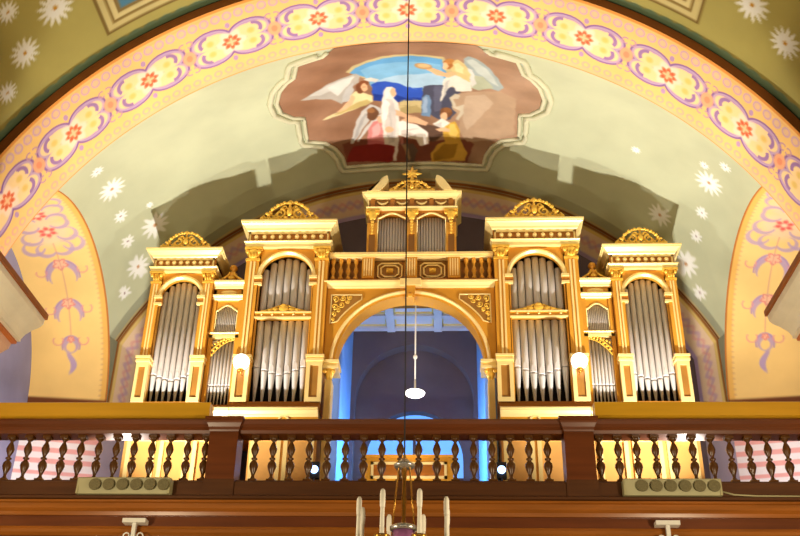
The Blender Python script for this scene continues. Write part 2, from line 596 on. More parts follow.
def side_arches():
    for s in (-1, 1):
        # spandrel between side arch and vault, in the wall plane
        def P(u, v, s=s):
            Y = 10.6 + (YB - 10.6) * u
            z0 = z_side(Y)
            z1 = np.maximum(z_vault(np.full_like(Y, W), Y), z0 + 0.002)
            z = z0 + (z1 - z0) * v
            return np.stack([np.full_like(Y, s * W), Y, z], -1)
        def C(u, v):
            c = np.zeros(u.shape + (3,)) + np.array((186, 189, 157.))
            return c
        painted('trim_side_arch_spandrel', P, C, 120, 8)
        # splayed soffit and jambs with painted ornament
        Lj, La = 2.72, pi * 2.5
        tot = 2 * Lj + La
        def curve(l, rad):
            cz = 7.72
            yy = np.where(l < Lj, 13.1 - rad, np.where(l > Lj + La, 13.1 + rad, 13.1 - rad * np.cos((l - Lj) / 2.5)))
            zz = np.where(l < Lj, 5.0 + l, np.where(l > Lj + La, 5.0 + (tot - l), cz + rad * np.sin((l - Lj) / 2.5)))
            return yy, zz
        def P2(u, v, s=s):
            l = u * tot
            rad = 2.5 - 0.3 * v
            y, z = curve(np.clip(l, 0, tot), rad)
            return np.stack([s * (W + 1.25 * v), y, z], -1)
        def C2(u, v):
            l = u * tot
            t = v * 1.25
            c = np.zeros(u.shape + (3,)) + np.array((240, 202, 126.))
            c = mixc(c, (226, 176, 90), band(t - 0.06, 0.05, 0.03))
            c = mixc(c, (176, 110, 50), disc(t, 0.03, 0.02))
            c = mixc(c, (196, 150, 110), band(((l % 0.09) - 0.045), 0.014, 0.012) * band(t - 0.12, 0.02, 0.02) * 0.6)
            # the ornament hangs from the crown down both haunches
            m = np.abs(l - tot / 2) - 0.25                # distance from the crown
            y = t - 0.62
            ay = np.abs(y)
            r = np.hypot(m, y)
            th = np.arctan2(y, m)
            lil, pk = (178, 152, 184), (222, 148, 140)
            c = mixc(c, (244, 204, 160), disc(r, 0.34, 0.2))
            for cm, cy, r0 in ((0.10, .26, .15), (0.34, .30, .16), (0.42, .12, .15), (-.2, .22, .14)):
                d = np.hypot(m - cm, ay - cy)
                aa = np.arctan2(ay - cy, m - cm)
                w = 0.04 * np.clip(1.2 - np.abs(aa - 0.6) / 2.2, 0, 1)
                c = mixc(c, lil, band(d - r0, w, 0.025) * (aa > -1.4) * 0.8)
            c = mixc(c, (232, 140, 128), disc(r, 0.12 + 0.04 * np.cos(th * 6), 0.04) * 0.85)
            c = mixc(c, (222, 96, 84), disc(np.abs(r - 0.09), 0.03, 0.03) * np.abs(np.cos(th * 3)))
            c = mixc(c, (246, 206, 170), disc(r, 0.04, 0.03))
            for cm, r0 in ((1.02, .22), (1.78, .19), (2.36, .10)):
                rq = np.hypot(m - cm + r0 + 0.02, y)
                tq = np.arctan2(y, m - cm + r0 + 0.02)
                d = np.hypot((m - cm) * 0.8, y)
                w = 0.055 * np.clip((0.16 - (m - cm)) / 0.3, 0, 1)
                c = mixc(c, lil, band(d - r0, w, 0.025) * (m - cm < 0.14) * 0.9)
                c = mixc(c, (160, 132, 176), band(d - r0 - 0.04, 0.012, 0.014) * (m - cm < 0.08) * 0.8)
                d = np.hypot(m - cm + 0.10, ay - r0 - 0.10)
                c = mixc(c, pk, band(d - 0.08, 0.012, 0.014) * (m - cm > -0.15) * 0.8)
                c = mixc(c, (238, 186, 150), disc(rq, r0 * 0.5, 0.03))
                c = mixc(c, (218, 130, 120), band(rq - r0 * (0.42 + 0.12 * np.cos(tq * 5)), 0.016, 0.016) * 0.9)
            c = mixc(c, (206, 150, 130), band(y, 0.010, 0.012) * ((m > 0.3) & (m < 2.2)) * 0.7)
            c = mixc(c, lil, disc(np.hypot((m - 2.66) / 0.2, (y - 0.05 * np.sin(m * 11)) / 0.05), 1, 0.4))
            # painted dado at the foot of the jambs
            z = curve(np.clip(l, 0, tot), 2.4)[1]
            c = mixc(c, (110, 62, 34), disc(np.abs(z - 7.95), 0.12, 0.04))
            lo = z < 7.84
            st = np.where((z * 5.2) % 1 < 0.4, 1.0, 0.0)
            low = np.zeros(c.shape) + np.array((238, 228, 232.))
            low = mixc(low, (232, 168, 166), st)
            low = mixc(low, (232, 150, 110), disc(np.abs(z - 6.25), 0.12, 0.03))
            fl = np.hypot((t % 0.42) - 0.21, z - 5.9)
            low = mixc(low, (196, 170, 206), disc(np.abs(z - 5.9), 0.25, 0.03))
            low = mixc(low, (240, 170, 120), disc(fl, 0.13, 0.03))
            c = np.where(lo[..., None], low, c)
            return c
        painted('trim_side_arch_soffit', P2, C2, 640, 64)
        # closing wall at the back of the recess
        wl = MB()
        wl.box(s * 6.44, s * 6.6, 10.4, 16.0, 5.0, 10.4)
        struct('wall_left' if s < 0 else 'wall_right', wl, LILAC)
        # pier at the far corner, bare jamb of the back arch: pink strip with scrolls
        def path(u):
            l = u * (4.2 + 7.0)
            return l
        def P3(u, v, s=s):
            # up the pier, then over to the crown
            a1 = math.acos(W / 5.75)
            lj = 4.2
            arc = (pi / 2 - a1) * 5.75
            l = u * (lj + arc)
            a = a1 + np.maximum(0, l - lj) / 5.75
            rin = 5.75 - 0.34 * v
            xx = np.where(l < lj, W - 0.32 * v, rin * np.cos(a) + (W - 0.32 * v - rin * math.cos(a1)) * np.clip(1 - (l - lj) / 1.2, 0, 1))
            zz = np.where(l < lj, 5.0 + l * ((6.75 + rin * math.sin(a1)) - 5.0) / lj, 6.75 + rin * np.sin(a))
            return np.stack([s * xx, YB + 0.5 * v, zz], -1)
        def C3(u, v):
            l = u * 11.2
            c = np.zeros(u.shape + (3,)) + np.array((238, 206, 172.))
            c = mixc(c, (150, 100, 50), disc(v, 0.07, 0.03))
            c = mixc(c, (228, 196, 120), band(v - 0.14, 0.05, 0.03))
            ph = (l / 0.32) * 2 * pi
            c = mixc(c, (196, 156, 186), band(v - 0.5 - 0.10 * np.sin(ph), 0.07, 0.08) * 0.7)
            c = mixc(c, (224, 150, 150), band(v - 0.5 + 0.10 * np.sin(ph), 0.05, 0.08) * 0.6)
            c = mixc(c, (186, 160, 196), disc(1 - v, 0.14, 0.05))
            z = 5.0 + u * 10.7
            c = np.where((z < 7.86)[..., None], np.array((196, 182, 206.)), c)
            c = mixc(c, (100, 58, 34), disc(np.abs(z - 7.95), 0.11, 0.04))
            return c
        painted('trim_back_arch_soffit', P3, C3, 520, 20)
side_arches()

def back_wall():
    w = MB()
    # wall with an arched niche: two side fields and the field over the niche
    Y0, Y1 = 16.1, 16.35
    w.box(-5.6, -1.03, Y0, Y1, 5.0, 12.9)
    w.box(1.03, 5.6, Y0, Y1, 5.0, 12.9)
    pts = [(1.03 * cos(pi * i / 28), 8.34 + 1.03 * sin(pi * i / 28)) for i in range(29)]
    for i in range(28):
        (xa, za), (xb, zb) = pts[i], pts[i + 1]
        w.prism([(xa, za), (xb, zb), (xb, 12.9), (xa, 12.9)], Y0, Y1)
    struct('wall_back', w, VIOLET_WALL)
    n = MB()
    # back of the niche with the window opening
    wp = [(0.84 * cos(pi * i / 28), 7.37 + 0.84 * sin(pi * i / 28)) for i in range(29)]
    for i in range(28):
        (xa, za), (xb, zb) = wp[i], wp[i + 1]
        n.prism([(xa, za), (xb, zb), (xb, 9.6), (xa, 9.6)], Y1, Y1 + 0.2)
    n.box(-1.2, -0.84, Y1, Y1 + 0.2, 5.0, 9.6)
    n.box(0.84, 1.2, Y1, Y1 + 0.2, 5.0, 9.6)
    n.box(-0.84, 0.84, Y1, Y1 + 0.2, 5.0, 5.9)
    struct('wall_niche', n, VIOLET_WALL)
    win = MB()
    win.prism([(0.9, 5.85)] + [(0.9 * cos(pi * i / 28), 7.37 + 0.9 * sin(pi * i / 28)) for i in range(29)] + [(-0.9, 5.85)], Y1 + 0.2, Y1 + 0.23)
    wo = struct('window_1', win, SKY_PANE)
    fr = MB()
    fr.box(-0.025, 0.025, Y1 + 0.15, Y1 + 0.198, 5.9, 8.11)
    fr.box(-0.84, 0.84, Y1 + 0.15, Y1 + 0.198, 7.0, 7.05)
    obj('window_bars', fr, VIOLET_WALL, wo)
back_wall()

def passage():
    # inner cheeks of the passage under the organ bridge and its panelled ceiling
    for s in (-1, 1):
        b = MB()
        pl = [(s * 1.285, 14.42), (s * 1.10, 16.09), (s * 1.34, 16.09), (s * 1.34, 14.42)]
        b.add([(x, y, 5.0) for x, y in pl] + [(x, y, 9.7) for x, y in pl],
              [(0, 1, 2, 3), (7, 6, 5, 4), (0, 4, 5, 1), (1, 5, 6, 2), (2, 6, 7, 3), (3, 7, 4, 0)])
        struct('wall_passage', b, BLUE_LIT_WALL)
    c = MB()
    c.box(-1.34, 1.34, 14.42, 16.1, 9.7, 9.82)
    for x in (-1.25, -0.42, 0.42, 1.25):
        c.box(x - 0.07, x + 0.07, 14.42, 16.1, 9.62, 9.71)
    for y in (14.5, 15.05, 15.55, 16.02):
        c.box(-1.26, 1.26, y - 0.06, y + 0.06, 9.63, 9.71)
    o = struct('ceiling_passage', c, LAVENDER)
    t = MB()
    for x in (-0.835, 0.0, 0.835):
        for y0, y1 in ((14.56, 14.99), (15.11, 15.49), (15.61, 15.96)):
            for a, b_, c_, d_ in ((x - .345, x + .345, y0, y0 + .025), (x - .345, x + .345, y1 - .025, y1), (x - .345, x - .32, y0, y1), (x + .32, x + .345, y0, y1)):
                t.box(a, b_, c_, d_, 9.672, 9.70)
    obj('panel_moulding', t, GOLD_PALE, o)
passage()

def nave():
    f = MB()
    f.box(-9, 9, -3, 17, -0.2, 0)
    struct('floor', f, STONE)
    g = MB()
    g.box(-6.4, 6.4, 11.62, 16.3, 4.7, 5.0)
    struct('floor_gallery', g, WOOD_DARK)
    for s in (-1, 1):
        # entablature on the nave wall that carries the front arch
        p = MB()
        pr = [(5.75, 7.34), (4.46, 7.34), (4.46, 7.26)]
        p.prism([(s * x, z) for x, z in [(5.75, 7.34), (4.44, 7.34), (4.44, 7.27), (5.75, 7.27)]], 3.0, 11.0)
        e = struct('trim_impost_left' if s < 0 else 'trim_impost_right', p, BROWN_TRIM)
        q = MB()
        q.prism([(s * x, z) for x, z in [(5.75, 7.268), (4.47, 7.268), (4.48, 7.20), (4.52, 7.16), (4.60, 7.12), (4.68, 7.06), (4.72, 7.0), (4.72, 6.965), (5.75, 6.965)]], 3.0, 10.99)
        obj('cornice', q, CREAM, e)
        q = MB()
        q.prism([(s * x, z) for x, z in [(5.75, 6.963), (4.76, 6.963), (4.76, 6.93), (5.75, 6.93)]], 3.0, 10.98)
        obj('fillet', q, M('orange_fillet', (206, 120, 60), 0.6), e)
        q = MB()
        q.prism([(s * x, z) for x, z in [(5.75, 6.928), (4.82, 6.928), (4.84, 6.86), (4.93, 6.80), (5.0, 6.74), (5.0, 6.70), (5.75, 6.70)]], 3.0, 10.97)
        obj('architrave', q, PINK, e)
        q = MB()
        q.box(s * 5.3, s * 6.3, 9.7, 10.96, 0.0, 6.70)
        struct('wall_pier_left' if s < 0 else 'wall_pier_right', q, CREAM)
nave()
# ================================================================== the organ
ZB = 7.39                                   # foot of the towers

def pipe(parent, x, y, r, z0, zm, z1, feet=True, n=12):
    """one pipe: tapering foot z0..zm, mouth at zm, body up to z1"""
    b = MB()
    if feet:
        b.lathe([(r * 0.98, zm), (r * 1.0, zm + 0.02), (r * 1.0, z1), (r * 0.7, z1 + 0.001)], x, y, 0, n)
        # flattened upper lip over a dark slot
        b.prism([(x - r * .62, zm + 0.012), (x + r * .62, zm + 0.012), (x + r * .5, zm + 0.10), (x, zm + 0.145), (x - r * .5, zm + 0.10)], y - r * 1.06, y - r * .7)
    else:
        b.lathe([(r * 0.5, z0), (r, z0 + 0.03), (r, z1), (r * 0.7, z1 + 0.001)], x, y, 0, n)
    o = obj('pipe', b, TIN, parent)
    if feet:
        f = MB()
        f.lathe([(r * 0.22, z0), (r * 0.30, z0 + 0.04), (r * 0.94, zm - 0.035), (r * 0.98, zm - 0.012)], x, y, 0, n)
        obj('pipe_foot', f, TIN_FOOT, o)
    return o

def crest(parent, cx, y, z, hw, h, name='carved_crest'):
    """open half-round crest of scrolls and leaves"""
    m = MB()
    # low bed and curved spine
    m.box(cx - hw, cx + hw, y - 0.03, y + 0.03, z, z + 0.025)
    k = hw / 0.47
    def sp(x0, z0, r0, a0, turns, sgn, th=0.022):
        pts, rr = [], []
        N = 16
        for i in range(N + 1):
            t = i / N
            a = a0 + sgn * turns * 2 * pi * t
            r = r0 * (1 - 0.8 * t)
            pts.append((x0 + r * cos(a), y, z0 + r * sin(a)))
            rr.append(th * k * (1 - 0.4 * t))
        m.tube(pts, rr, 6)
    hh = h
    for s in (-1, 1):
        # outer rising line
        pts = []
        for i in range(13):
            t = i / 12
            a = pi / 2 * t
            pts.append((cx + s * hw * 0.74 * cos(a), y, z + 0.03 + hh * 0.80 * sin(a)))
        m.tube(pts, [0.022 * k] * 13, 6)
        for i in range(9):
            a = pi / 2 * (i + .5) / 9
            rr_ = hw * (.062 if i % 2 else .045)
            m.ball(cx + s * hw * .76 * cos(a), y - .015, z + .03 + hh * .82 * sin(a), rr_, rr_ * .8, rr_, 8, 5)
        sp(cx + s * hw * .33, z + hh * .34, hw * .21, pi / 2, 1.25, s, .026)
        sp(cx + s * hw * .60, z + hh * .20, hw * .13, pi / 2, 1.1, -s, .022)
        sp(cx + s * hw * .17, z + hh * .62, hw * .12, -pi / 2, 1.0, s, .02)
        sp(cx + s * hw * .86, z + hh * .13, hw * .10, pi * .5, 1.2, -s, .022)
        for (dx, dz, r) in ((.95, .10, .055), (.78, .33, .05), (.60, .56, .05), (.40, .75, .05), (.2, .88, .05), (.12, .12, .06), (.42, .1, .05)):
            m.ball(cx + s * hw * dx, y - 0.01, z + hh * dz, r * hw * 1.5, r * hw * 1.2, r * hw * 1.2, 8, 5)
    for i in range(26):
        a = pi * (i + .5) / 26
        for q, rr_ in ((.52, .055), (.28, .05)):
            m.ball(cx + hw * q * cos(a), y + .01, z + .03 + hh * (q + .02) * sin(a), hw * rr_, hw * .05, hw * rr_ * .9, 6, 4)
    m.ball(cx, y - 0.02, z + hh * .38, hw * .11, hw * .10, hh * .20, 10, 6)
    m.ball(cx, y - 0.01, z + hh * .88, hw * .08, hw * .06, hh * .12, 8, 6)
    m.ball(cx, y - 0.01, z + hh * .68, hw * .05, hw * .05, hh * .10, 8, 6)
    return obj(name, m, GOLD_CARVED, parent)

def cornice_profile(y_front, over, z0, z1, back):
    """stepped cove that leans out towards the top; (y,z) polygon"""
    h = z1 - z0
    return [(back, z0), (y_front, z0), (y_front - over * .15, z0 + h * .10), (y_front - over * .28, z0 + h * .30),
            (y_front - over * .62, z0 + h * .56), (y_front - over * .84, z0 + h * .66), (y_front - over * .86, z0 + h * .78),
            (y_front - over, z0 + h * .82), (y_front - over, z1), (back, z1)]

def cornice(m, x0, x1, yf, yb, over, z0, z1):
    """cove cornice returning round front and both sides"""
    h = z1 - z0
    prof = [(0, 0), (.15, .10), (.28, .30), (.62, .56), (.84, .66), (.86, .78), (1.0, .82), (1.0, 1.0)]
    rings = []
    for d, t in prof:
        o = over * d
        rings.append([(x0 - o, yb), (x0 - o, yf - o), (x1 + o, yf - o), (x1 + o, yb)])
    vs, fs = [], []
    for (d, t), r in zip(prof, rings):
        vs += [(x, y, z0 + h * t) for x, y in r]
    n = len(prof)
    for i in range(n - 1):
        for k in range(4):
            a, b = i * 4 + k, i * 4 + (k + 1) % 4
            fs.append((a, b, b + 4, a + 4))
    fs.append((3, 2, 1, 0))
    fs.append(tuple((n - 1) * 4 + k for k in range(4)))
    m.add(vs, fs)

def pilaster_tower(root, cx, xo, xi, zped, zcap0, zcap1, zarch0, zfr0, zcor0, zcor1, over, yf, depth, ar, az, bead_n, s):
    """common frame of a tower: pedestals, pilasters, capitals, entablature, arch
    xo, xi: outer and inner half extents as absolute x of the two sides (min, max)"""
    x0, x1 = min(xo, xi), max(xo, xi)
    pw = (x1 - x0) * 0.185 if (x1 - x0) < 1.2 else 0.245
    # carcase: sides, back, top board
    b = MB()
    b.box(x0 + .01, x0 + .06, yf + .1, yf + depth, ZB, zcor0)
    b.box(x1 - .06, x1 - .01, yf + .1, yf + depth, ZB, zcor0)
    b.box(x0 + .02, x1 - .02, yf + .10, yf + depth - .02, zarch0 - .02, zcor0)
    b.box(x0 + .01, x1 - .01, yf + .02, yf + depth, ZB - .04, ZB + .012)
    obj('case', b, GOLD_DEEP, root)
    k = MB()
    k.box(x0 + .06, x1 - .06, yf + .42, yf + .47, ZB, zarch0)
    obj('case_back', k, DARK, root)
    for px0, px1 in ((x0, x0 + pw), (x1 - pw, x1)):
        # pedestal with raised pale frame round a brown field
        p = MB()
        p.box(px0 + .012, px1 - .012, yf + .012, yf + .22, ZB, zped - .10)
        po = obj('pedestal', p, BROWN_PANEL, root)
        f = MB()
        fw = pw * .24
        f.box(px0, px0 + fw, yf - .012, yf + .08, ZB, zped - .10)
        f.box(px1 - fw, px1, yf - .012, yf + .08, ZB, zped - .10)
        f.box(px0 + fw, px1 - fw, yf - .012, yf + .08, ZB, ZB + .07)
        f.box(px0 + fw, px1 - fw, yf - .012, yf + .08, zped - .17, zped - .10)
        obj('pedestal_frame', f, GOLD_PALE, po)
        c = MB()
        c.box(px0 - .015, px1 + .015, yf - .035, yf + .22, zped - .10, zped - .065)
        c.box(px0 - .005, px1 + .005, yf - .02, yf + .22, zped - .065, zped - .035)
        c.box(px0 - .02, px1 + .02, yf - .045, yf + .22, zped - .035, zped)
        obj('pedestal_cap', c, GOLD_PALE, po)
        # pilaster shaft with two raised flutes
        q = MB()
        q.box(px0 + .015, px1 - .015, yf + .03, yf + .22, zped, zcap0)
        sh = obj('pilaster', q, GOLD, root)
        g = MB()
        for t in (.34, .58):
            xx = px0 + pw * t
            g.box(xx, xx + pw * .12, yf + .012, yf + .05, zped + .03, zcap0 - .02)
        obj('flute', g, GOLD_PALE, sh)
        # capital with volutes
        w = MB()
        hc = zcap1 - zcap0
        w.box(px0 + .005, px1 - .005, yf + .01, yf + .22, zcap0, zcap0 + hc * .16)
        w.lathe([(pw * .36, zcap0 + hc * .16), (pw * .40, zcap0 + hc * .4), (pw * .52, zcap0 + hc * .72), (pw * .5, zcap0 + hc * .8)], (px0 + px1) / 2, yf + .09, 0, 10)
        for t in (.12, .88):
            w.ball(px0 + pw * t, yf + .0, zcap0 + hc * .66, pw * .16, .03, hc * .17, 8, 6)
        for t in (.3, .5, .7):
            w.ball(px0 + pw * t, yf - .005, zcap0 + hc * .36, pw * .09, .03, hc * .2, 8, 6)
        w.box(px0 - .02, px1 + .02, yf - .03, yf + .22, zcap0 + hc * .84, zcap1)
        obj('capital', w, GOLD_CARVED, root)
    # arch plate over the pipes
    ix0, ix1 = x0 + pw, x1 - pw
    a = MB()
    acx = (ix0 + ix1) / 2
    pts = [(acx + ar * cos(pi * i / 24), az + ar * sin(pi * i / 24)) for i in range(25)]
    for i in range(24):
        (xa, za), (xb, zb) = pts[i], pts[i + 1]
        a.prism([(xa, za), (xb, zb), (xb, zarch0), (xa, zarch0)], yf + .07, yf + .14)
    a.box(ix0, acx - ar, yf + .07, yf + .14, ZB + .02, zarch0)
    a.box(acx + ar, ix1, yf + .07, yf + .14, ZB + .02, zarch0)
    obj('arch_panel', a, GOLD, root)
    t = MB()
    t.sweep(arc_path(acx, az, ar, 0, 180, 28), [(-.005, yf + .05), (.02, yf + .015), (.055, yf + .03), (.06, yf + .07), (-.005, yf + .072)])
    obj('arch_moulding', t, GOLD_PALE, root)
    for sx in (-1, 1):
        i_ = MB()
        xa, xb = acx + sx * (ar - .04), acx + sx * (ar + .085)
        i_.box(xa, xb, yf - .01, yf + .072, az - .045, az)
        io = obj('impost', i_, GOLD_PALE, root)
        lo_ = MB()
        lo_.box(xa, xb, yf + .01, yf + .072, az - .155, az - .12)
        obj('impost', lo_, GOLD_PALE, root)
        ne = MB()
        ne.box(xa + .008, xb - .008, yf + .022, yf + .073, az - .121, az - .044)
        obj('impost_neck', ne, GOLD_DEEP, io)
    # entablature
    e = MB()
    e.box(x0 - .012, x1 + .012, yf - .01, yf + depth, zcap1, zcap1 + (zfr0 - zcap1) * .55)
    cornice(e, x0 - .012, x1 + .012, yf - .012, yf + depth, .03, zcap1 + (zfr0 - zcap1) * .55, zfr0)
    obj('architrave', e, GOLD_PALE, root)
    fz = MB()
    fz.box(x0 + .01, x1 - .01, yf + .02, yf + depth, zfr0, zcor0)
    fo = obj('frieze', fz, GOLD_DEEP, root)
    fb = MB()
    zc, hf = (zfr0 + zcor0) / 2, (zcor0 - zfr0)
    fb.box(x0 + .03, x1 - .03, yf + .0, yf + .03, zcor0 - hf * .22, zcor0 - .002)
    fb.box(x0 + .03, x1 - .03, yf + .0, yf + .03, zfr0 + .002, zfr0 + hf * .12)
    fb.box(x0 + .03, x0 + .055, yf + .0, yf + .03, zfr0, zcor0)
    fb.box(x1 - .055, x1 - .03, yf + .0, yf + .03, zfr0, zcor0)
    obj('frieze_border', fb, GOLD_PALE, fo)
    for i in range(bead_n):
        bd = MB()
        xx = x0 + .08 + (x1 - x0 - .16) * (i + .5) / bead_n
        bd.ball(xx, yf + .0, zc - hf * .05, .04, .035, hf * .25, 10, 6)
        obj('bead', bd, GOLD_PALE, fo)
    c = MB()
    cornice(c, x0 - .0, x1 + .0, yf + .0, yf + depth, over, zcor0, zcor1)
    obj('cornice', c, GOLD_PALE, root)
    return ix0, ix1, acx

def outer_tower(s):
    side = 'left' if s < 0 else 'right'
    root = thing('organ_tower', (s * 3.71, 14, ZB),
                 'narrow gilded organ tower with one tall row of pipes at the organ\'s %s end' % side, 'organ tower',
                 'single-row towers at the organ ends')
    yf, depth = 13.95, 1.2
    ix0, ix1, acx = pilaster_tower(root, s * 3.71, s * 4.23, s * 3.19, 8.15, 9.47, 9.67, 9.69, 9.75, 9.925, 10.065, .115, yf, depth, .325, 9.23, 8, s)
    n = 7
    for i in range(n):
        t = (i - 3) / 3
        x = acx + t * .285
        pipe(root, x, yf + .19, .046, ZB + .03, 7.81 + .10 * abs(t) ** 1.3, 9.23 + sqrt(.325 ** 2 - (x - acx) ** 2) - .012)
    sl = MB()
    sl.box(ix0, ix1, yf + .1, yf + .4, ZB + .012, ZB + .035)
    obj('pipe_rack', sl, DARK, root)
    crest(root, s * 3.71, yf - .07, 10.065, .41, .33)

def big_tower(s):
    side = 'left' if s < 0 else 'right'
    root = thing('organ_tower', (s * 2.025, 14, ZB),
                 'broad tall gilded organ tower with pipes in two rows, %s of the central arch' % side, 'organ tower',
                 'two-row towers beside the organ arch')
    yf, depth = 13.95, 1.25
    ix0, ix1, acx = pilaster_tower(root, s * 2.025, s * 2.71, s * 1.335, 8.16, 9.88, 10.12, 10.13, 10.225, 10.42, 10.59, .115, yf, depth, .425, 9.585, 9, s)
    # bar across the opening with its carved crest
    b = MB()
    b.box(ix0 - .01, ix1 + .01, yf + .05, yf + .16, 8.84, 8.94)
    br = obj('cross_bar', b, GOLD, root)
    e = MB()
    e.box(ix0 - .01, ix1 + .01, yf + .03, yf + .09, 8.925, 8.945)
    e.box(ix0 - .01, ix1 + .01, yf + .03, yf + .09, 8.83, 8.852)
    obj('edge_strip', e, GOLD_PALE, br)
    for i in range(5):
        d = MB()
        d.ball(acx + (i - 2) * .17, yf + .05, 8.895, .02, .02, .02, 8, 5)
        obj('stud', d, GOLD_PALE, br)
    cr = MB()
    cr.ball(acx, yf + .07, 9.0, .09, .05, .075, 10, 6)
    for q in (-1, 1):
        cr.ball(acx + q * .13, yf + .07, 8.985, .06, .04, .05, 8, 6)
        cr.ball(acx + q * .22, yf + .07, 8.975, .05, .04, .035, 8, 6)
        pts = [(acx + q * (.36 - .3 * i / 8), yf + .07, 8.965 + .10 * (i / 8) ** 1.5) for i in range(9)]
        cr.tube(pts, [.018] * 9, 6)
    cr.ball(acx, yf + .06, 9.05, .06, .04, .04, 10, 6)
    obj('bar_crest', cr, GOLD_CARVED, br)
    n = 7
    for i in range(n):
        t = (i - 3) / 3
        x = acx + t * .365
        pipe(root, x, yf + .20, .058, ZB + .03, 7.90 + .13 * abs(t) ** 1.2, 8.83)
        pipe(root, x, yf + .225, .058, 8.98 + 0.06 * (1 - abs(t)), 9.0, 9.585 + sqrt(.425 ** 2 - (x - acx) ** 2) - .012, feet=False)
    sl = MB()
    sl.box(ix0, ix1, yf + .1, yf + .4, ZB + .012, ZB + .035)
    obj('pipe_rack', sl, DARK, root)
    crest(root, s * 2.03, yf - .07, 10.59, .48, .40)

def small_bay(s):
    side = 'left' if s < 0 else 'right'
    cx = s * 2.95
    root = thing('organ_bay', (cx, 14, ZB),
                 'low recessed organ bay between the two %s towers, small pipes over larger ones' % side, 'organ bay',
                 'recessed bays between the towers')
    x0, x1 = cx - .235, cx + .235
    yf = 14.10
    c = MB()
    c.box(x0, x0 + .035, yf, yf + .9, ZB, 9.40)
    c.box(x1 - .035, x1, yf, yf + .9, ZB, 9.40)
    c.box(x0, x1, yf + .36, yf + .42, ZB, 9.40)
    c.box(x0, x1, yf + .0, yf + .9, ZB - .03, ZB + .012)
    obj('case', c, GOLD_DEEP, root)
    bk = MB()
    bk.box(x0 + .035, x1 - .035, yf + .13, yf + .16, ZB + .02, 9.15)
    obj('case_back', bk, DARK, root)
    fr = MB()
    fr.box(x0 - .005, x0 + .055, yf - .02, yf + .05, ZB, 9.2)
    fr.box(x1 - .055, x1 + .005, yf - .02, yf + .05, ZB, 9.2)
    obj('side_frame', fr, GOLD, root)
    # lower window: seven pipes rising towards the organ's middle
    for i in range(7):
        t = (i - 3) / 3
        q = (t * -s + 1) / 2                     # 1 next to the big tower
        pipe(root, cx + t * .165, yf + .05, .026, ZB + .03, 7.735, 8.50, n=10)
    # carved corner over them
    k = MB()
    xo, xn = (x0 + .05, x1 - .05) if s < 0 else (x1 - .05, x0 + .05)
    top = 8.53
    for i in range(9):
        t = i / 8
        x = xo + (xn - xo) * t
        zz = top - .02 - .27 * (1 - t) ** 1.9
        k.ball(x, yf + .005, zz + .02, .022, .02, .022, 8, 5)
        if t < .85:
            k.ball(x + .01, yf + .005, (zz + top) / 2 + .02, .02, .02, .022, 8, 5)
    k.tube([(xo + (xn - xo) * i / 10, yf + .005, top - .03 - .29 * (1 - i / 10) ** 1.9) for i in range(11)], [.011] * 11, 6)
    k.tube([(xo + (xn - xo) * (i / 10) * .5, yf + .005, top - .02 - .2 * (1 - i / 10)) for i in range(11)], [.014] * 11, 6)
    obj('carved_corner', k, GOLD_CARVED, root)
    r = MB()
    r.box(x0 - .01, x1 + .01, yf - .02, yf + .3, 8.53, 8.58)
    cornice(r, x0, x1, yf - .01, yf + .3, .018, 8.58, 8.625)
    obj('middle_rail', r, GOLD_PALE, root)
    # upper window: twelve thin pipes under an ogee head
    for i in range(12):
        t = (i - 5.5) / 5.5
        pipe(root, cx + t * .155, yf + .055, .0125, 8.63, 8.70, 9.14, feet=False, n=8)
    og = []
    for i in range(21):
        t = -1 + i / 10
        zz = 9.02 + .105 * (cos(pi * t) * .5 + .5) ** .8
        og.append((cx + t * .18, zz))
    pn = MB()
    for i in range(20):
        (xa, za), (xb, zb) = og[i], og[i + 1]
        pn.prism([(xa, za), (xb, zb), (xb, 9.21), (xa, 9.21)], yf + .015, yf + .04)
    obj('ogee_panel', pn, GOLD, root)
    mo = MB()
    pth = [(cx - .18, yf + .015, 8.63)] + [(x, yf + .015, z) for x, z in og] + [(cx + .18, yf + .015, 8.63)]
    mo.tube(pth, [.016] * len(pth), 6)
    obj('window_moulding', mo, GOLD_PALE, root)
    e = MB()
    cornice(e, x0 - .005, x1 + .005, yf - .02, yf + .9, .05, 9.205, 9.285)
    obj('architrave', e, GOLD_PALE, root)
    z = MB()
    z.box(x0, x1, yf + .0, yf + .9, 9.285, 9.41)
    zo = obj('frieze', z, GOLD, root)
    ov = MB()
    ov.ball(cx, yf - .0, 9.347, .14, .035, .045, 14, 6)
    obj('oval_boss', ov, GOLD_PALE, zo)
    e = MB()
    cornice(e, x0 - .005, x1 + .005, yf - .02, yf + .9, .07, 9.41, 9.54)
    obj('cornice', e, GOLD_PALE, root)
    # bell-shaped finial with two scrolls
    f = MB()
    f.lathe([(.14, 0), (.14, .03), (.09, .05), (.075, .12), (.085, .18), (.07, .23), (.03, .26), (.03, .28), (.06, .30), (.07, .335), (.05, .375), (.01, .40)], cx, yf + .12, 9.54, 14)
    fo = obj('finial', f, GOLD, root)
    g = MB()
    for q in (-1, 1):
        pts = []
        for i in range(13):
            t = i / 12
            pts.append((cx + q * (.20 - .15 * t + .03 * sin(t * 6)), yf + .04, 9.56 + .20 * t ** 1.3))
        g.tube(pts, [.028 - .012 * i / 12 for i in range(13)], 6)
        g.ball(cx + q * .2, yf + .04, 9.575, .035, .03, .035, 8, 6)
    g.ball(cx, yf + .02, 9.64, .06, .03, .03, 10, 6)
    obj('finial_scroll', g, GOLD_CARVED, fo)

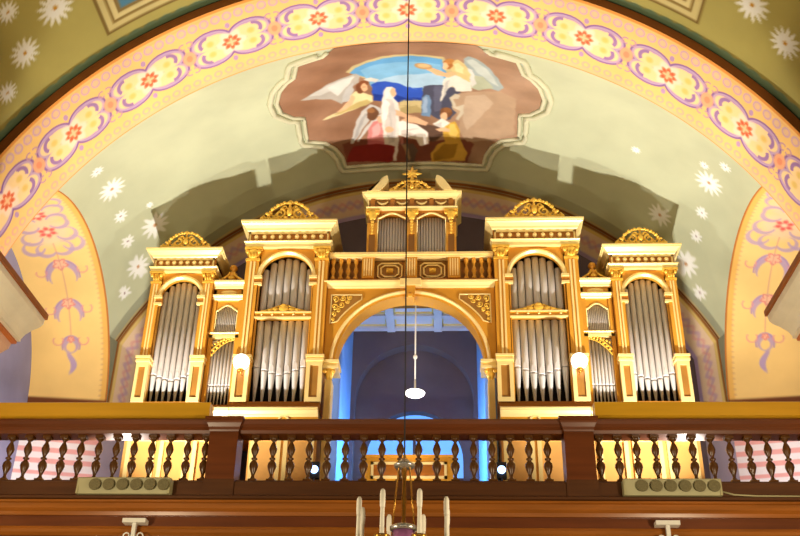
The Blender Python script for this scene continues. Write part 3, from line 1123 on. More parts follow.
def organ_bridge():
    """arch between the two big towers with its gallery railing"""
    root = thing('organ_arch', (0, 14, ZB), 'gilded round arch bridging the passage between the two broad organ towers', 'arch')
    yf = 14.06
    p = MB()
    R, cz = 1.16, 8.09
    pts = [(R * cos(pi * i / 40), cz + R * sin(pi * i / 40)) for i in range(41)]
    for i in range(40):
        (xa, za), (xb, zb) = pts[i], pts[i + 1]
        p.prism([(xa, za), (xb, zb), (xb, 9.40), (xa, 9.40)], yf, yf + .32)
    for s in (-1, 1):
        p.box(s * R, s * 1.34, yf, yf + .32, 8.09, 9.40)
    obj('arch_plate', p, GOLD, root)
    m = MB()
    m.sweep(arc_path(0, cz, R, 0, 180, 48), [(.040, yf + .01), (.040, yf - .03), (.055, yf - .055), (.075, yf - .05), (.092, yf - .02), (.10, yf + .002)])
    obj('arch_moulding', m, GOLD_PALE, root)
    k = MB()
    k.prism([(-.06, 9.17), (.06, 9.17), (.085, 9.40), (-.085, 9.40)], yf - .11, yf + .1)
    k.ball(0, yf - .10, 9.21, .05, .04, .05, 10, 6)
    obj('keystone', k, GOLD, root)
    for s in (-1, 1):
        i_ = MB()
        i_.box(s * 1.09, s * 1.33, yf - .09, yf + .32, 8.055, 8.10)
        i_.box(s * 1.12, s * 1.33, yf - .05, yf + .32, 8.0, 8.055)
        i_.box(s * 1.10, s * 1.33, yf - .08, yf + .32, 7.96, 8.0)
        obj('impost', i_, GOLD_PALE, root)
        c = MB()
        c.lathe([(.04, 7.80), (.06, 7.86), (.085, 7.93), (.095, 7.96)], s * 1.235, yf + .03, 0, 12)
        for q in (-1, 1):
            c.ball(s * 1.235 + q * .07, yf - .06, 7.91, .035, .03, .035, 8, 6)
        obj('capital', c, GOLD_CARVED, root)
        h = MB()
        h.box(s * 1.20, s * 1.30, yf + .02, yf + .3, 5.0, 7.82)
        for q in (0, 1, 2):
            h.box(s * (1.21 + .03 * q), s * (1.226 + .03 * q), yf - .0, yf + .03, 5.2, 7.80)
        obj('pilaster', h, GOLD_PALE, root)
        # carved spandrel in a raised frame
        f = MB()
        za, zb = 8.72, 9.27
        xa, xb = 1.27, .78
        tri = [(s * xa, za), (s * xa, zb), (s * xb, zb)]
        arcpts = []
        for i in range(9):
            a = radians(32 + (55 - 32) * i / 8)
            arcpts.append((s * 1.36 * cos(a) * 1.0, cz + 1.36 * sin(a) * .98))
        path = [(s * xa, yf - .012, arcpts[0][1] - .04), (s * xa, yf - .012, zb), (s * xb, yf - .012, zb)] + [(x, yf - .012, min(z, zb - .01)) for x, z in reversed(arcpts)]
        f.tube(path, [.014] * len(path), 6, closed=True)
        fo = obj('spandrel_frame', f, GOLD_PALE, root)
        w = MB()
        w.prism([(p_[0], p_[2]) for p_ in path], yf - .008, yf + .01)
        obj('spandrel_ground', w, BROWN_PANEL, fo)
        g = MB()
        rng = random.Random(3)
        for (dx, dz, r) in ((1.20, 9.20, .06), (1.08, 9.21, .05), (.97, 9.22, .045), (1.21, 9.06, .06), (1.10, 9.09, .055), (1.22, 8.93, .045), (1.15, 9.0, .04), (1.00, 9.15, .04), (1.23, 8.83, .03)):
            pts = [(s * dx + r * (1 - .7 * i / 10) * cos(i * .75 + dx * 9), yf - .015, dz + r * (1 - .7 * i / 10) * sin(i * .75 + dx * 9)) for i in range(11)]
            g.tube(pts, [.011] * 11, 5)
            g.ball(s * dx, yf - .015, dz, .016, .015, .016, 8, 5)
        obj('spandrel_carving', g, GOLD_CARVED, fo)
    e = MB()
    cornice(e, -1.33, 1.33, yf - .02, yf + .5, .07, 9.39, 9.50)
    e.box(-.17, .17, yf - .13, yf + .1, 9.385, 9.505)
    obj('entablature', e, GOLD_PALE, root)
    b = MB()
    b.box(-1.33, 1.33, yf + .02, yf + .9, 9.50, 9.585)
    obj('gallery_base', b, GOLD_DEEP, root)
    r = MB()
    r.box(-1.335, 1.335, yf - .03, yf + .12, 9.97, 10.0)
    r.box(-1.335, 1.335, yf - .05, yf + .14, 10.0, 10.045)
    obj('gallery_rail', r, GOLD_PALE, root)
    k = MB()
    k.box(-1.33, 1.33, yf + .13, yf + .17, 9.585, 9.97)
    obj('gallery_back', k, BROWN_PANEL, root)
    for s in (-1, 1):
        for i in range(4):
            v = MB()
            x = s * (.90 + .125 * i)
            v.lathe([(.038, 0), (.038, .04), (.02, .06), (.026, .1), (.042, .15), (.03, .2), (.018, .24), (.024, .28), (.036, .31), (.036, .385)], x, yf + .05, 9.585, 10)
            obj('baluster', v, GOLD, root)
    for x in (-.70, 0, .70):
        d = MB()
        d.box(x - .1, x + .1, yf - .01, yf + .12, 9.585, 9.97)
        do = obj('railing_pedestal', d, GOLD, root)
        g = MB()
        for q in (-.06, -.02, .02, .06):
            g.box(x + q - .009, x + q + .009, yf - .022, yf, 9.62, 9.94)
        obj('reeding', g, GOLD_PALE, do)
    for x in (-.35, .35):
        f = MB()
        w, h, cc = .20, .145, .06
        for sc in (1.0, .72):
            W_, H_ = w * sc + .0, h * sc
            oc = [(x - W_ + cc, 9.775 - H_), (x + W_ - cc, 9.775 - H_), (x + W_, 9.775 - H_ + cc * .8), (x + W_, 9.775 + H_ - cc * .8), (x + W_ - cc, 9.775 + H_), (x - W_ + cc, 9.775 + H_), (x - W_, 9.775 + H_ - cc * .8), (x - W_, 9.775 - H_ + cc * .8)]
            f.tube([(a, yf + .11, z) for a, z in oc], [.016] * 8, 6, closed=True)
        fo = obj('octagon_frame', f, GOLD_PALE, root)
        g = MB()
        g.box(x - .055, x + .055, yf + .07, yf + .14, 9.745, 9.805)
        g.ball(x, yf + .07, 9.775, .035, .02, .02, 8, 5)
        obj('panel_boss', g, GOLD_CARVED, fo)

def centre_tower():
    root = thing('organ_tower', (0, 14.3, 10.045), 'small gilded organ tower with twin pipe windows standing on the gallery above the arch', 'organ tower')
    yf, zt = 14.12, 10.05
    c = MB()
    c.box(-.73, -.68, yf + .05, yf + .9, zt, 10.98)
    c.box(.68, .73, yf + .05, yf + .9, zt, 10.98)
    c.box(-.72, .72, yf + .03, yf + .9, 10.88, 11.12)
    c.box(-.72, .72, yf + .36, yf + .9, zt, 10.9)
    obj('case', c, GOLD_DEEP, root)
    k = MB()
    k.box(-.68, .68, yf + .3, yf + .355, zt, 10.9)
    obj('case_back', k, DARK, root)
    for x in (-.66, 0, .66):
        p = MB()
        p.box(x - .085, x + .085, yf + .01, yf + .2, zt, 10.85)
        po = obj('pilaster', p, BROWN_PANEL, root)
        f = MB()
        for q in (-1, 1):
            f.box(x + q * .085 - q * .035, x + q * .085, yf - .01, yf + .04, zt, 10.68)
        f.box(x - .05, x + .05, yf - .01, yf + .04, 10.46, 10.68)
        obj('pilaster_frame', f, GOLD, po)
        d = MB()
        for i in range(5):
            d.ball(x, yf - .015, 10.70 - .055 * i, .034 - .003 * i, .022, .032, 8, 5)
        obj('pendant_carving', d, GOLD_CARVED, po)
        w = MB()
        w.lathe([(.06, 10.75), (.07, 10.80), (.1, 10.87), (.105, 10.905)], x, yf + .05, 0, 10)
        for q in (-1, 1):
            w.ball(x + q * .085, yf - .01, 10.875, .035, .03, .035, 8, 6)
        w.box(x - .115, x + .115, yf - .04, yf + .2, 10.905, 10.94)
        obj('capital', w, GOLD_CARVED, root)
    for s in (-1, 1):
        cx = s * .33
        for i in range(10):
            t = (i - 4.5) / 4.5
            pipe(root, cx + t * .215, yf + .15, .0215, zt + .005, zt + .1, 10.86, feet=False, n=10)
        og = []
        for i in range(25):
            t = -1 + i / 12
            og.append((cx + t * .25, 10.785 + .105 * (cos(pi * t) * .5 + .5) ** .7))
        pn = MB()
        for i in range(24):
            (xa, za), (xb, zb) = og[i], og[i + 1]
            pn.prism([(xa, za), (xb, zb), (xb, 10.935), (xa, 10.935)], yf + .04, yf + .1)
        obj('ogee_panel', pn, GOLD_DEEP, root)
        mo = MB()
        pth = [(cx - .25, yf + .03, zt)] + [(x, yf + .03, z) for x, z in og] + [(cx + .25, yf + .03, zt)]
        mo.tube(pth, [.019] * len(pth), 6)
        obj('window_moulding', mo, GOLD_PALE, root)
    e = MB()
    cornice(e, -.745, .745, yf - .02, yf + .9, .028, 10.94, 10.985)
    obj('architrave', e, GOLD_PALE, root)
    z = MB()
    z.box(-.73, .73, yf + .01, yf + .9, 10.985, 11.15)
    zo = obj('frieze', z, BROWN_PANEL, root)
    for i in range(5):
        b = MB()
        x = -.66 + .33 * i
        b.box(x - .035, x + .035, yf - .03, yf + .02, 11.0, 11.145)
        obj('bracket', b, GOLD_DEEP, zo)
    for i in range(4):
        b = MB()
        x = -.495 + .33 * i
        b.tube([(x - .09, yf - .01, 11.1), (x - .045, yf - .015, 11.055), (x, yf - .02, 11.04), (x + .045, yf - .015, 11.055), (x + .09, yf - .01, 11.1)], [.015, .022, .026, .022, .015], 6)
        obj('swag', b, GOLD_PALE, zo)
    e = MB()
    cornice(e, -.745, .745, yf - .01, yf + .9, .10, 11.15, 11.255)
    obj('cornice', e, GOLD_PALE, root)
    for s in (-1, 1):
        h = MB()
        N = 12
        lo, up = [], []
        for i in range(N + 1):
            t = i / N
            x = .70 - .28 * t
            zz = 11.25 + .32 * sin(t * pi / 2 * .98) ** 1.1
            lo.append((s * (x - .0), zz - .0))
            up.append((s * (x + .02 - .09 * (1 - t) * 0 - .09 + .02 * t), zz - .07 + .0 * t))
        poly = [(s * .76, 11.254)] + lo + [(s * .40, 11.48)] + [(s * (.40 + .14 * i / 6), 11.48 - .22 * (i / 6) ** .8) for i in range(1, 7)]
        h.prism(poly, yf - .125, yf + .22)
        obj('broken_pediment', h, GOLD_PALE, root)
    crest(root, 0, yf - .08, 11.255, .38, .24)
    st = MB()
    ys, zs = yf - .07, 11.63
    for i in range(8):
        a = pi / 4 * i + pi / 2
        L = .17 if i % 2 == 0 else .125
        st.tube([(0, ys, zs), (L * .5 * cos(a), ys, zs + L * .5 * sin(a)), (L * cos(a), ys, zs + L * sin(a))], [.045, .032, .005], 6)
    st.ball(0, ys - .01, zs, .055, .04, .055, 10, 6)
    st.lathe([(.035, 11.44), (.03, 11.6)], 0, ys, 0, 8)
    obj('star_finial', st, GOLD_CARVED, root)

def organ_base():
    """lower case: a plinth under each broad tower, and one under each end tower"""
    for s in (-1, 1):
        side = 'left' if s < 0 else 'right'
        yf = 13.95
        root = thing('organ_plinth', (s * 1.87, 14, 5.0), 'panelled gilded plinth under the broad %s organ tower with deep pale cornice' % side, 'organ plinth', 'plinths under the broad towers')
        x0, x1 = sorted((s * 2.36, s * 1.36))
        b = MB()
        b.box(x0, x1, yf + .02, yf + 1.2, 5.0, 7.06)
        obj('case', b, PLINTH, root)
        e = MB()
        xx0, xx1 = sorted((s * 2.69, s * 1.36))
        e.extrude_x([(y, z) for y, z in cornice_profile(yf, .075, 7.15, 7.275, yf + 1.2)], xx0, xx1)
        obj('cornice', e, GOLD_PALE, root)
        z = MB()
        z.box(xx0, xx1, yf + .01, yf + 1.2, 7.04, 7.15)
        zo = obj('frieze', z, GOLD, root)
        r = MB()
        r.sweep(arc_path(s * 1.87, 7.095, .07, 0, 360, 20)[:-1], [(-.015, yf - .01), (.015, yf - .01), (.015, yf + .02), (-.015, yf + .02)], closed=True)
        r.box(xx0 + .05, xx1 - .05, yf - .005, yf + .02, 7.055, 7.075)
        obj('ring_ornament', r, GOLD_PALE, zo)
        lp = MB()
        lp.box(*sorted((s * 2.72, s * 1.345)), yf - .03, yf + 1.2, 7.277, 7.345)
        obj('lip', lp, GOLD_DEEP, root)
        for px0, px1 in ((x0 + .03, (x0 + x1) / 2 - .02), ((x0 + x1) / 2 + .02, x1 - .03)):
            f = MB()
            w = .06
            f.box(px0, px0 + w, yf - .015, yf + .03, 5.1, 6.86)
            f.box(px1 - w, px1, yf - .015, yf + .03, 5.1, 6.86)
            f.box(px0 + w, px1 - w, yf - .015, yf + .03, 6.78, 6.86)
            f.box(px0 + w, px1 - w, yf - .015, yf + .03, 5.1, 5.18)
            obj('panel_frame', f, GOLD_PALE, root)
        root = thing('organ_plinth', (s * 3.5, 14, 5.0), 'plainer gilded plinth under the %s end tower, half hidden by the balustrade' % side, 'organ plinth', 'plinths under the end towers')
        x0, x1 = sorted((s * 4.24, s * 2.70))
        b = MB()
        b.box(x0, x1, yf + .06, yf + 1.2, 5.0, 7.04)
        b.box(*sorted((s * 4.24, s * 2.99)), yf + .0, yf + 1.2, 7.04, 7.34)
        obj('case', b, PLINTH, root)
        e = MB()
        e.extrude_x(cornice_profile(yf, .075, 7.15, 7.275, yf + .5), *sorted((s * 2.70, s * 2.985)))
        e.box(*sorted((s * 2.70, s * 2.985)), yf + .01, yf + .5, 7.04, 7.15)
        obj('cornice', e, GOLD_PALE, root)
        n = 3
        for i in range(n):
            a0 = x0 + .06 + (x1 - x0 - .06) * i / n
            a1 = x0 + (x1 - x0 - .06) * (i + 1) / n
            f = MB()
            w = .06
            f.box(a0, a0 + w, yf + .015, yf + .07, 5.1, 6.86)
            f.box(a1 - w, a1, yf + .015, yf + .07, 5.1, 6.86)
            f.box(a0 + w, a1 - w, yf + .015, yf + .07, 6.78, 6.86)
            f.box(a0 + w, a1 - w, yf + .015, yf + .07, 5.1, 5.18)
            obj('panel_frame', f, GOLD_PALE, root)

for s in (-1, 1):
    outer_tower(s)
    big_tower(s)
    small_bay(s)
organ_bridge()
centre_tower()
organ_base()

def globes():
    for s in (-1, 1):
        side = 'left' if s < 0 else 'right'
        root = thing('globe_lamp', (s * 2.56, 13.95, 7.90), 'round white lit globe lamp on the outer pedestal of the broad %s organ tower' % side, 'lamp', 'globe lamps on the organ')
        g = MB()
        g.ball(s * 2.56, 13.79, 7.975, .125, .125, .125, 20, 12)
        obj('glass_globe', g, LAMP_WHITE, root)
        b = MB()
        b.lathe([(.05, 7.81), (.05, 7.86)], s * 2.56, 13.79, 0, 12)
        b.tube([(s * 2.56, 13.79, 7.82), (s * 2.56, 13.86, 7.80), (s * 2.56, 13.94, 7.82)], .015, 6)
        obj('bracket', b, BRASS, root)
globes()
# ================================================================== fresco on the vault
OUTL = [(0.01, 11.01), (0.5, 10.99), (1.05, 11.0), (1.23, 11.28), (1.63, 11.42), (1.75, 11.9), (1.88, 12.03), (2.03, 12.28), (2.14, 12.66), (2.13, 12.99), (1.98, 13.23), (1.8, 13.32), (1.83, 14.01), (1.55, 14.16), (1.37, 14.41), (1.27, 14.67), (1.24, 14.92), (0.8, 14.97), (0.18, 15.01)]
FRESCO =[
((196,178,130),[(-0.99,12.03),(-0.86,11.84),(-0.62,11.67),(-0.37,11.55),(-0.13,11.51),(0.08,11.51),(0.1,11.51),(0.4,11.56),(0.56,11.6),(0.59,11.81),(0.78,12.01),(0.94,12.74),(0.76,12.98),(-0.11,13.03),(-0.21,13.03),(-0.61,12.96),(-0.68,12.42)]),
((98,158,205),[(-0.93,12.11),(-0.83,11.92),(-0.59,11.75),(-0.34,11.63),(-0.1,11.59),(0.07,11.58),(0.1,11.58),(0.39,11.64),(0.53,11.7),(0.57,12.05),(0.68,12.79),(-0.1,13.0),(-0.21,13.03),(-0.61,12.85),(-0.71,12.32)]),
((125,178,215),[(-0.76,12.04),(-0.53,11.88),(-0.22,11.84),(0.06,11.83),(0.19,11.83),(0.5,11.92),(0.54,12.23),(0.57,12.73),(-0.1,12.92),(-0.2,12.91),(-0.61,12.85),(-0.71,12.32)]),
((170,200,222),[(-0.58,12.53),(-0.25,12.37),(0.04,12.33),(0.07,12.35),(0.54,12.23),(0.57,12.73),(-0.1,12.92),(-0.2,12.91),(-0.59,12.85)]),
((48,84,185),[(-0.63,12.64),(-0.53,12.55),(-0.4,12.56),(-0.22,12.64),(-0.08,12.75),(0.03,12.85),(0.16,12.93),(-0.16,12.69),(-0.06,12.8),(0.09,12.85),(0.2,12.81),(0.21,13.22),(-0.12,13.29),(-0.22,13.28),(-0.63,13.18),(-0.64,12.92)]),
((32,56,140),[(-0.63,12.96),(-0.47,13.03),(-0.35,12.89),(-0.21,13.1),(-0.06,13.19),(0.15,13.19),(-0.11,13.16),(0.17,13.17),(0.17,13.28),(-0.15,13.29),(-0.22,13.3),(-0.63,13.19)]),
((196,176,126),[(-0.2,13.3),(-0.02,13.21),(0.15,13.27),(-0.19,13.26),(0.0,13.21),(0.17,13.26),(0.18,13.58),(0.02,13.64),(-0.21,13.67),(-0.23,13.63)]),
((170,150,100),[(-0.19,13.5),(0.01,13.38),(0.14,13.44),(-0.2,13.43),(0.03,13.38),(0.16,13.51),(0.16,13.64),(-0.21,13.67),(-0.2,13.63)]),
((74,74,92),[(0.22,12.78),(0.39,12.71),(0.55,12.72),(0.77,12.78),(0.89,13.02),(0.76,13.59),(0.66,13.8),(0.49,13.85),(0.33,13.7),(0.16,13.7),(0.18,13.23)]),
((92,92,112),[(0.39,12.76),(0.53,12.75),(0.51,13.55),(0.38,13.6)]),
((112,140,172),[(0.19,13.17),(0.25,13.07),(0.31,13.1),(0.34,13.22),(0.32,13.77),(0.16,13.72)]),
((150,170,195),[(0.21,13.21),(0.25,13.12),(0.28,13.16),(0.26,13.64),(0.18,13.64)]),
((120,66,48),[(-1.27,14.32),(-0.98,14.27),(-0.31,14.45),(-0.14,14.28),(0.12,14.28),(-0.24,14.27),(0.16,14.47),(0.96,14.32),(1.08,14.41),(0.97,14.92),(-0.27,14.99),(-0.29,14.99),(-1.23,14.82)]),
((96,70,56),[(0.01,13.97),(0.49,14.02),(0.54,14.26),(0.36,14.46),(0.04,14.41)]),
((176,146,118),[(0.66,13.1),(0.83,12.94),(1.09,12.82),(1.48,12.69),(1.74,12.86),(1.77,13.96),(1.36,14.25),(0.96,14.38),(0.81,14.1),(0.84,13.71),(0.7,13.49)]),
((190,164,138),[(0.91,13.02),(1.24,12.89),(1.39,13.14),(1.15,13.7),(0.96,14.07),(0.88,13.83),(0.89,13.42)]),
((200,186,162),[(0.65,13.12),(0.74,12.98),(0.82,13.01),(0.8,13.15),(0.72,13.17),(0.76,13.41),(0.89,13.29),(0.89,13.56),(0.81,13.81),(0.76,13.79),(0.83,13.52),(0.71,13.44)]),
((176,168,158),[(-1.81,12.77),(-1.57,12.6),(-1.29,12.37),(-1.02,12.22),(-0.84,12.15),(-0.78,12.26),(-0.83,12.5),(-1.02,12.73),(-1.16,13.16),(-1.32,12.94),(-1.57,12.83)]),
((200,196,188),[(-1.66,12.69),(-1.37,12.47),(-1.07,12.29),(-0.88,12.22),(-0.96,12.46),(-1.21,12.62),(-1.48,12.73)]),
((214,210,202),[(-1.34,12.52),(-1.03,12.3),(-0.87,12.26),(-1.01,12.57),(-1.2,12.86),(-1.26,12.76)]),
((190,186,182),[(-1.17,13.11),(-1.07,12.71),(-0.92,12.47),(-0.93,12.76),(-1.06,13.11)]),
((216,212,202),[(-0.74,12.4),(-0.61,12.37),(-0.5,12.46),(-0.55,12.55),(-0.69,12.51)]),
((224,208,158),[(-1.0,12.93),(-0.92,12.8),(-0.76,12.89),(-0.65,13.03),(-0.64,13.22),(-0.79,13.31),(-1.03,13.41),(-1.31,13.51),(-1.55,13.55),(-1.45,13.46),(-1.18,13.36),(-1.06,13.14)]),
((192,170,108),[(-0.97,13.22),(-0.74,13.12),(-0.67,13.23),(-0.83,13.33),(-1.19,13.44),(-1.34,13.46)]),
((226,178,138),[(-0.98,12.9),(-0.93,12.98),(-0.98,13.19),(-1.12,13.36),(-1.29,13.38),(-1.17,13.26),(-1.06,13.11)]),
((118,68,40),[(-0.76,12.73),(-0.77,12.83),(-0.81,12.9),(-0.84,12.91),(-0.87,12.87),(-0.89,12.79),(-0.89,12.69),(-0.87,12.59),(-0.84,12.52),(-0.81,12.5),(-0.77,12.54),(-0.76,12.62)]),
((132,74,42),[(-0.66,12.57),(-0.68,12.62),(-0.71,12.65),(-0.76,12.65),(-0.8,12.62),(-0.83,12.58),(-0.83,12.53),(-0.82,12.48),(-0.78,12.45),(-0.74,12.45),(-0.7,12.48),(-0.67,12.52)]),
((228,178,138),[(-0.7,12.71),(-0.71,12.79),(-0.74,12.83),(-0.77,12.85),(-0.79,12.82),(-0.81,12.76),(-0.81,12.68),(-0.79,12.61),(-0.77,12.56),(-0.74,12.54),(-0.72,12.57),(-0.7,12.63)]),
((150,90,60),[(-0.78,12.68),(-0.73,12.67),(-0.73,12.69),(-0.78,12.7)]),
((196,190,184),[(-1.13,14.36),(-0.98,13.76),(-0.86,13.49),(-0.71,13.29),(-0.53,13.44),(-0.5,13.6),(-0.66,13.64),(-0.79,13.84),(-0.97,14.18),(-1.08,14.37)]),
((170,164,160),[(-1.09,14.31),(-0.94,13.84),(-0.81,13.54),(-0.78,13.61),(-0.9,13.91),(-1.02,14.26)]),
((208,202,196),[(-0.8,13.91),(-0.63,13.68),(-0.51,13.6),(-0.56,13.79),(-0.81,14.06),(-0.98,14.34),(-1.01,14.3)]),
((214,132,128),[(-0.79,14.04),(-0.69,13.83),(-0.56,13.82),(-0.5,13.99),(-0.46,14.25),(-0.35,14.44),(-0.56,14.53),(-0.84,14.47)]),
((236,168,164),[(-0.71,13.99),(-0.6,13.88),(-0.56,14.01),(-0.62,14.26),(-0.74,14.28)]),
((186,98,100),[(-0.82,14.31),(-0.51,14.43),(-0.44,14.53),(-0.84,14.48)]),
((132,36,30),[(-1.22,14.7),(-1.08,14.44),(-0.72,14.45),(-0.32,14.54),(-0.31,14.87),(-0.46,14.97),(-1.21,14.82)]),
((108,70,46),[(-0.58,13.62),(-0.6,13.71),(-0.64,13.78),(-0.69,13.8),(-0.74,13.76),(-0.78,13.68),(-0.78,13.58),(-0.76,13.48),(-0.72,13.41),(-0.66,13.39),(-0.62,13.43),(-0.58,13.52)]),
((150,100,60),[(-0.63,13.51),(-0.64,13.55),(-0.67,13.57),(-0.7,13.57),(-0.74,13.55),(-0.76,13.52),(-0.77,13.48),(-0.75,13.44),(-0.73,13.41),(-0.69,13.41),(-0.66,13.43),(-0.64,13.46)]),
((228,178,142),[(-0.51,13.8),(-0.52,13.85),(-0.54,13.88),(-0.57,13.89),(-0.6,13.87),(-0.61,13.83),(-0.62,13.78),(-0.61,13.73),(-0.58,13.69),(-0.56,13.68),(-0.53,13.7),(-0.51,13.74)]),
((226,216,206),[(-0.45,12.92),(-0.4,12.78),(-0.31,12.76),(-0.25,12.84),(-0.24,13.02),(-0.29,13.15),(-0.22,13.37),(-0.21,13.63),(-0.25,13.96),(-0.27,14.51),(-0.33,14.95),(-0.4,14.95),(-0.34,14.57),(-0.53,14.48),(-0.54,13.79),(-0.52,13.38)]),
((204,194,186),[(-0.42,13.18),(-0.32,13.2),(-0.27,13.63),(-0.33,14.39),(-0.44,14.5),(-0.49,13.99)]),
((240,232,222),[(-0.5,13.33),(-0.43,13.18),(-0.37,13.35),(-0.45,13.8),(-0.53,13.86)]),
((190,180,172),[(-0.4,13.61),(-0.37,13.62),(-0.35,14.44),(-0.39,14.46)]),
((228,178,140),[(-0.24,12.97),(-0.25,13.04),(-0.28,13.1),(-0.3,13.11),(-0.32,13.09),(-0.34,13.03),(-0.34,12.96),(-0.33,12.88),(-0.31,12.83),(-0.28,12.81),(-0.26,12.83),(-0.25,12.89)]),
((236,228,218),[(-0.43,12.96),(-0.4,12.79),(-0.31,12.77),(-0.33,12.9),(-0.37,13.1),(-0.43,13.18)]),
((240,230,220),[(-0.25,13.89),(-0.05,13.84),(0.13,13.94),(-0.14,13.9),(0.09,14.0),(0.27,14.22),(0.28,14.52),(0.12,14.58),(0.04,14.41),(-0.12,14.34),(-0.03,14.41),(-0.26,14.27)]),
((214,200,190),[(-0.22,14.15),(-0.02,14.1),(0.13,14.11),(-0.11,14.16),(0.06,14.28),(0.04,14.38),(-0.16,14.31),(-0.03,14.36),(-0.21,14.26)]),
((224,176,138),[(-0.29,13.52),(-0.12,13.67),(0.13,13.78),(-0.13,13.71),(0.1,13.79),(0.28,13.94),(0.24,14.02),(0.01,13.94),(-0.22,13.86),(-0.12,13.8),(-0.28,13.69)]),
((224,176,138),[(-0.34,14.11),(-0.36,14.15),(-0.39,14.18),(-0.43,14.19),(-0.47,14.17),(-0.49,14.13),(-0.5,14.09),(-0.49,14.05),(-0.46,14.02),(-0.42,14.01),(-0.38,14.03),(-0.35,14.06)]),
((96,76,62),[(-0.25,14.51),(-0.0,14.51),(0.07,14.71),(-0.02,15.0),(-0.27,14.99),(-0.17,14.99),(-0.11,14.58)]),
((150,118,84),[(-0.21,14.55),(-0.13,14.52),(-0.06,14.88),(-0.1,14.97)]),
((156,166,164),[(0.86,11.61),(0.93,11.48),(1.07,11.56),(1.26,11.86),(1.42,12.25),(1.52,12.55),(1.45,12.7),(1.3,12.63),(1.05,12.75),(0.93,12.41)]),
((188,194,186),[(0.89,11.67),(1.0,11.59),(1.2,11.88),(1.35,12.23),(1.44,12.54),(1.29,12.39),(1.1,12.14)]),
((172,176,150),[(1.0,12.22),(1.18,12.25),(1.37,12.61),(1.12,12.77),(1.0,12.72)]),
((212,208,200),[(0.92,11.97),(1.01,12.04),(1.08,12.54),(1.02,12.7)]),
((222,214,200),[(0.55,12.49),(0.66,12.3),(0.82,12.22),(1.0,12.48),(1.01,12.84),(0.76,12.9),(0.7,12.71),(0.63,12.8),(0.53,13.24),(0.49,13.28),(0.53,12.9)]),
((190,184,176),[(0.59,12.57),(0.65,12.47),(0.59,13.0),(0.53,13.18)]),
((214,190,130),[(0.66,11.8),(0.76,11.66),(0.88,11.8),(0.98,12.22),(0.97,12.53),(0.82,12.35),(0.7,12.29)]),
((232,214,160),[(0.71,11.88),(0.79,11.8),(0.87,11.98),(0.86,12.21),(0.75,12.17)]),
((228,176,132),[(0.27,12.03),(0.4,12.07),(0.57,12.24),(0.71,12.18),(0.77,12.28),(0.63,12.41),(0.45,12.35),(0.28,12.15)]),
((188,146,96),[(0.38,12.06),(0.37,12.1),(0.32,12.13),(0.26,12.14),(0.2,12.11),(0.14,12.07),(0.1,12.01),(0.09,11.96),(0.11,11.91),(0.16,11.88),(0.22,11.88),(0.28,11.91),(0.34,11.95),(0.37,12.0)]),
((210,176,128),[(0.34,12.03),(0.33,12.05),(0.3,12.07),(0.26,12.07),(0.21,12.06),(0.17,12.03),(0.14,11.99),(0.14,11.95),(0.15,11.93),(0.18,11.91),(0.22,11.91),(0.27,11.93),(0.31,11.96),(0.34,11.99)]),
((168,104,52),[(0.7,11.86),(0.69,11.97),(0.66,12.06),(0.63,12.09),(0.59,12.07),(0.56,12.0),(0.55,11.89),(0.56,11.77),(0.59,11.69),(0.63,11.65),(0.66,11.67),(0.69,11.75)]),
((190,128,66),[(0.72,11.74),(0.71,11.8),(0.68,11.85),(0.65,11.87),(0.62,11.86),(0.59,11.82),(0.58,11.77),(0.59,11.71),(0.62,11.67),(0.65,11.64),(0.68,11.65),(0.71,11.69)]),
((232,186,142),[(0.63,11.96),(0.62,12.04),(0.61,12.1),(0.58,12.13),(0.56,12.11),(0.54,12.06),(0.54,11.98),(0.54,11.9),(0.56,11.84),(0.58,11.81),(0.61,11.83),(0.62,11.89)]),
((206,160,62),[(0.53,14.14),(0.61,13.91),(0.74,13.85),(0.82,14.03),(0.85,14.37),(0.97,14.68),(0.93,14.89),(0.31,15.0),(0.31,14.76),(0.44,14.51),(0.56,14.44)]),
((232,192,98),[(0.66,13.93),(0.74,13.92),(0.8,14.16),(0.76,14.35),(0.66,14.27),(0.62,14.13)]),
((160,118,36),[(0.36,14.76),(0.56,14.5),(0.8,14.47),(0.73,14.84),(0.35,14.96)]),
((120,76,46),[(0.7,13.6),(0.68,13.68),(0.64,13.74),(0.59,13.77),(0.53,13.76),(0.49,13.7),(0.48,13.63),(0.49,13.54),(0.53,13.48),(0.59,13.45),(0.64,13.46),(0.68,13.52)]),
((140,90,52),[(0.69,13.52),(0.68,13.56),(0.65,13.59),(0.61,13.61),(0.58,13.6),(0.55,13.58),(0.54,13.54),(0.55,13.49),(0.58,13.46),(0.61,13.44),(0.65,13.45),(0.68,13.48)]),
((228,180,140),[(0.62,13.71),(0.61,13.78),(0.59,13.82),(0.55,13.84),(0.52,13.83),(0.5,13.79),(0.49,13.73),(0.5,13.67),(0.53,13.62),(0.56,13.6),(0.59,13.61),(0.61,13.66)]),
((232,224,212),[(0.35,13.96),(0.51,13.79),(0.66,13.9),(0.53,14.09)]),
((200,192,184),[(0.37,13.97),(0.51,13.9),(0.52,14.06)]),
((228,180,140),[(0.39,14.1),(0.57,14.04),(0.66,14.07),(0.65,14.15),(0.47,14.17)]),
]


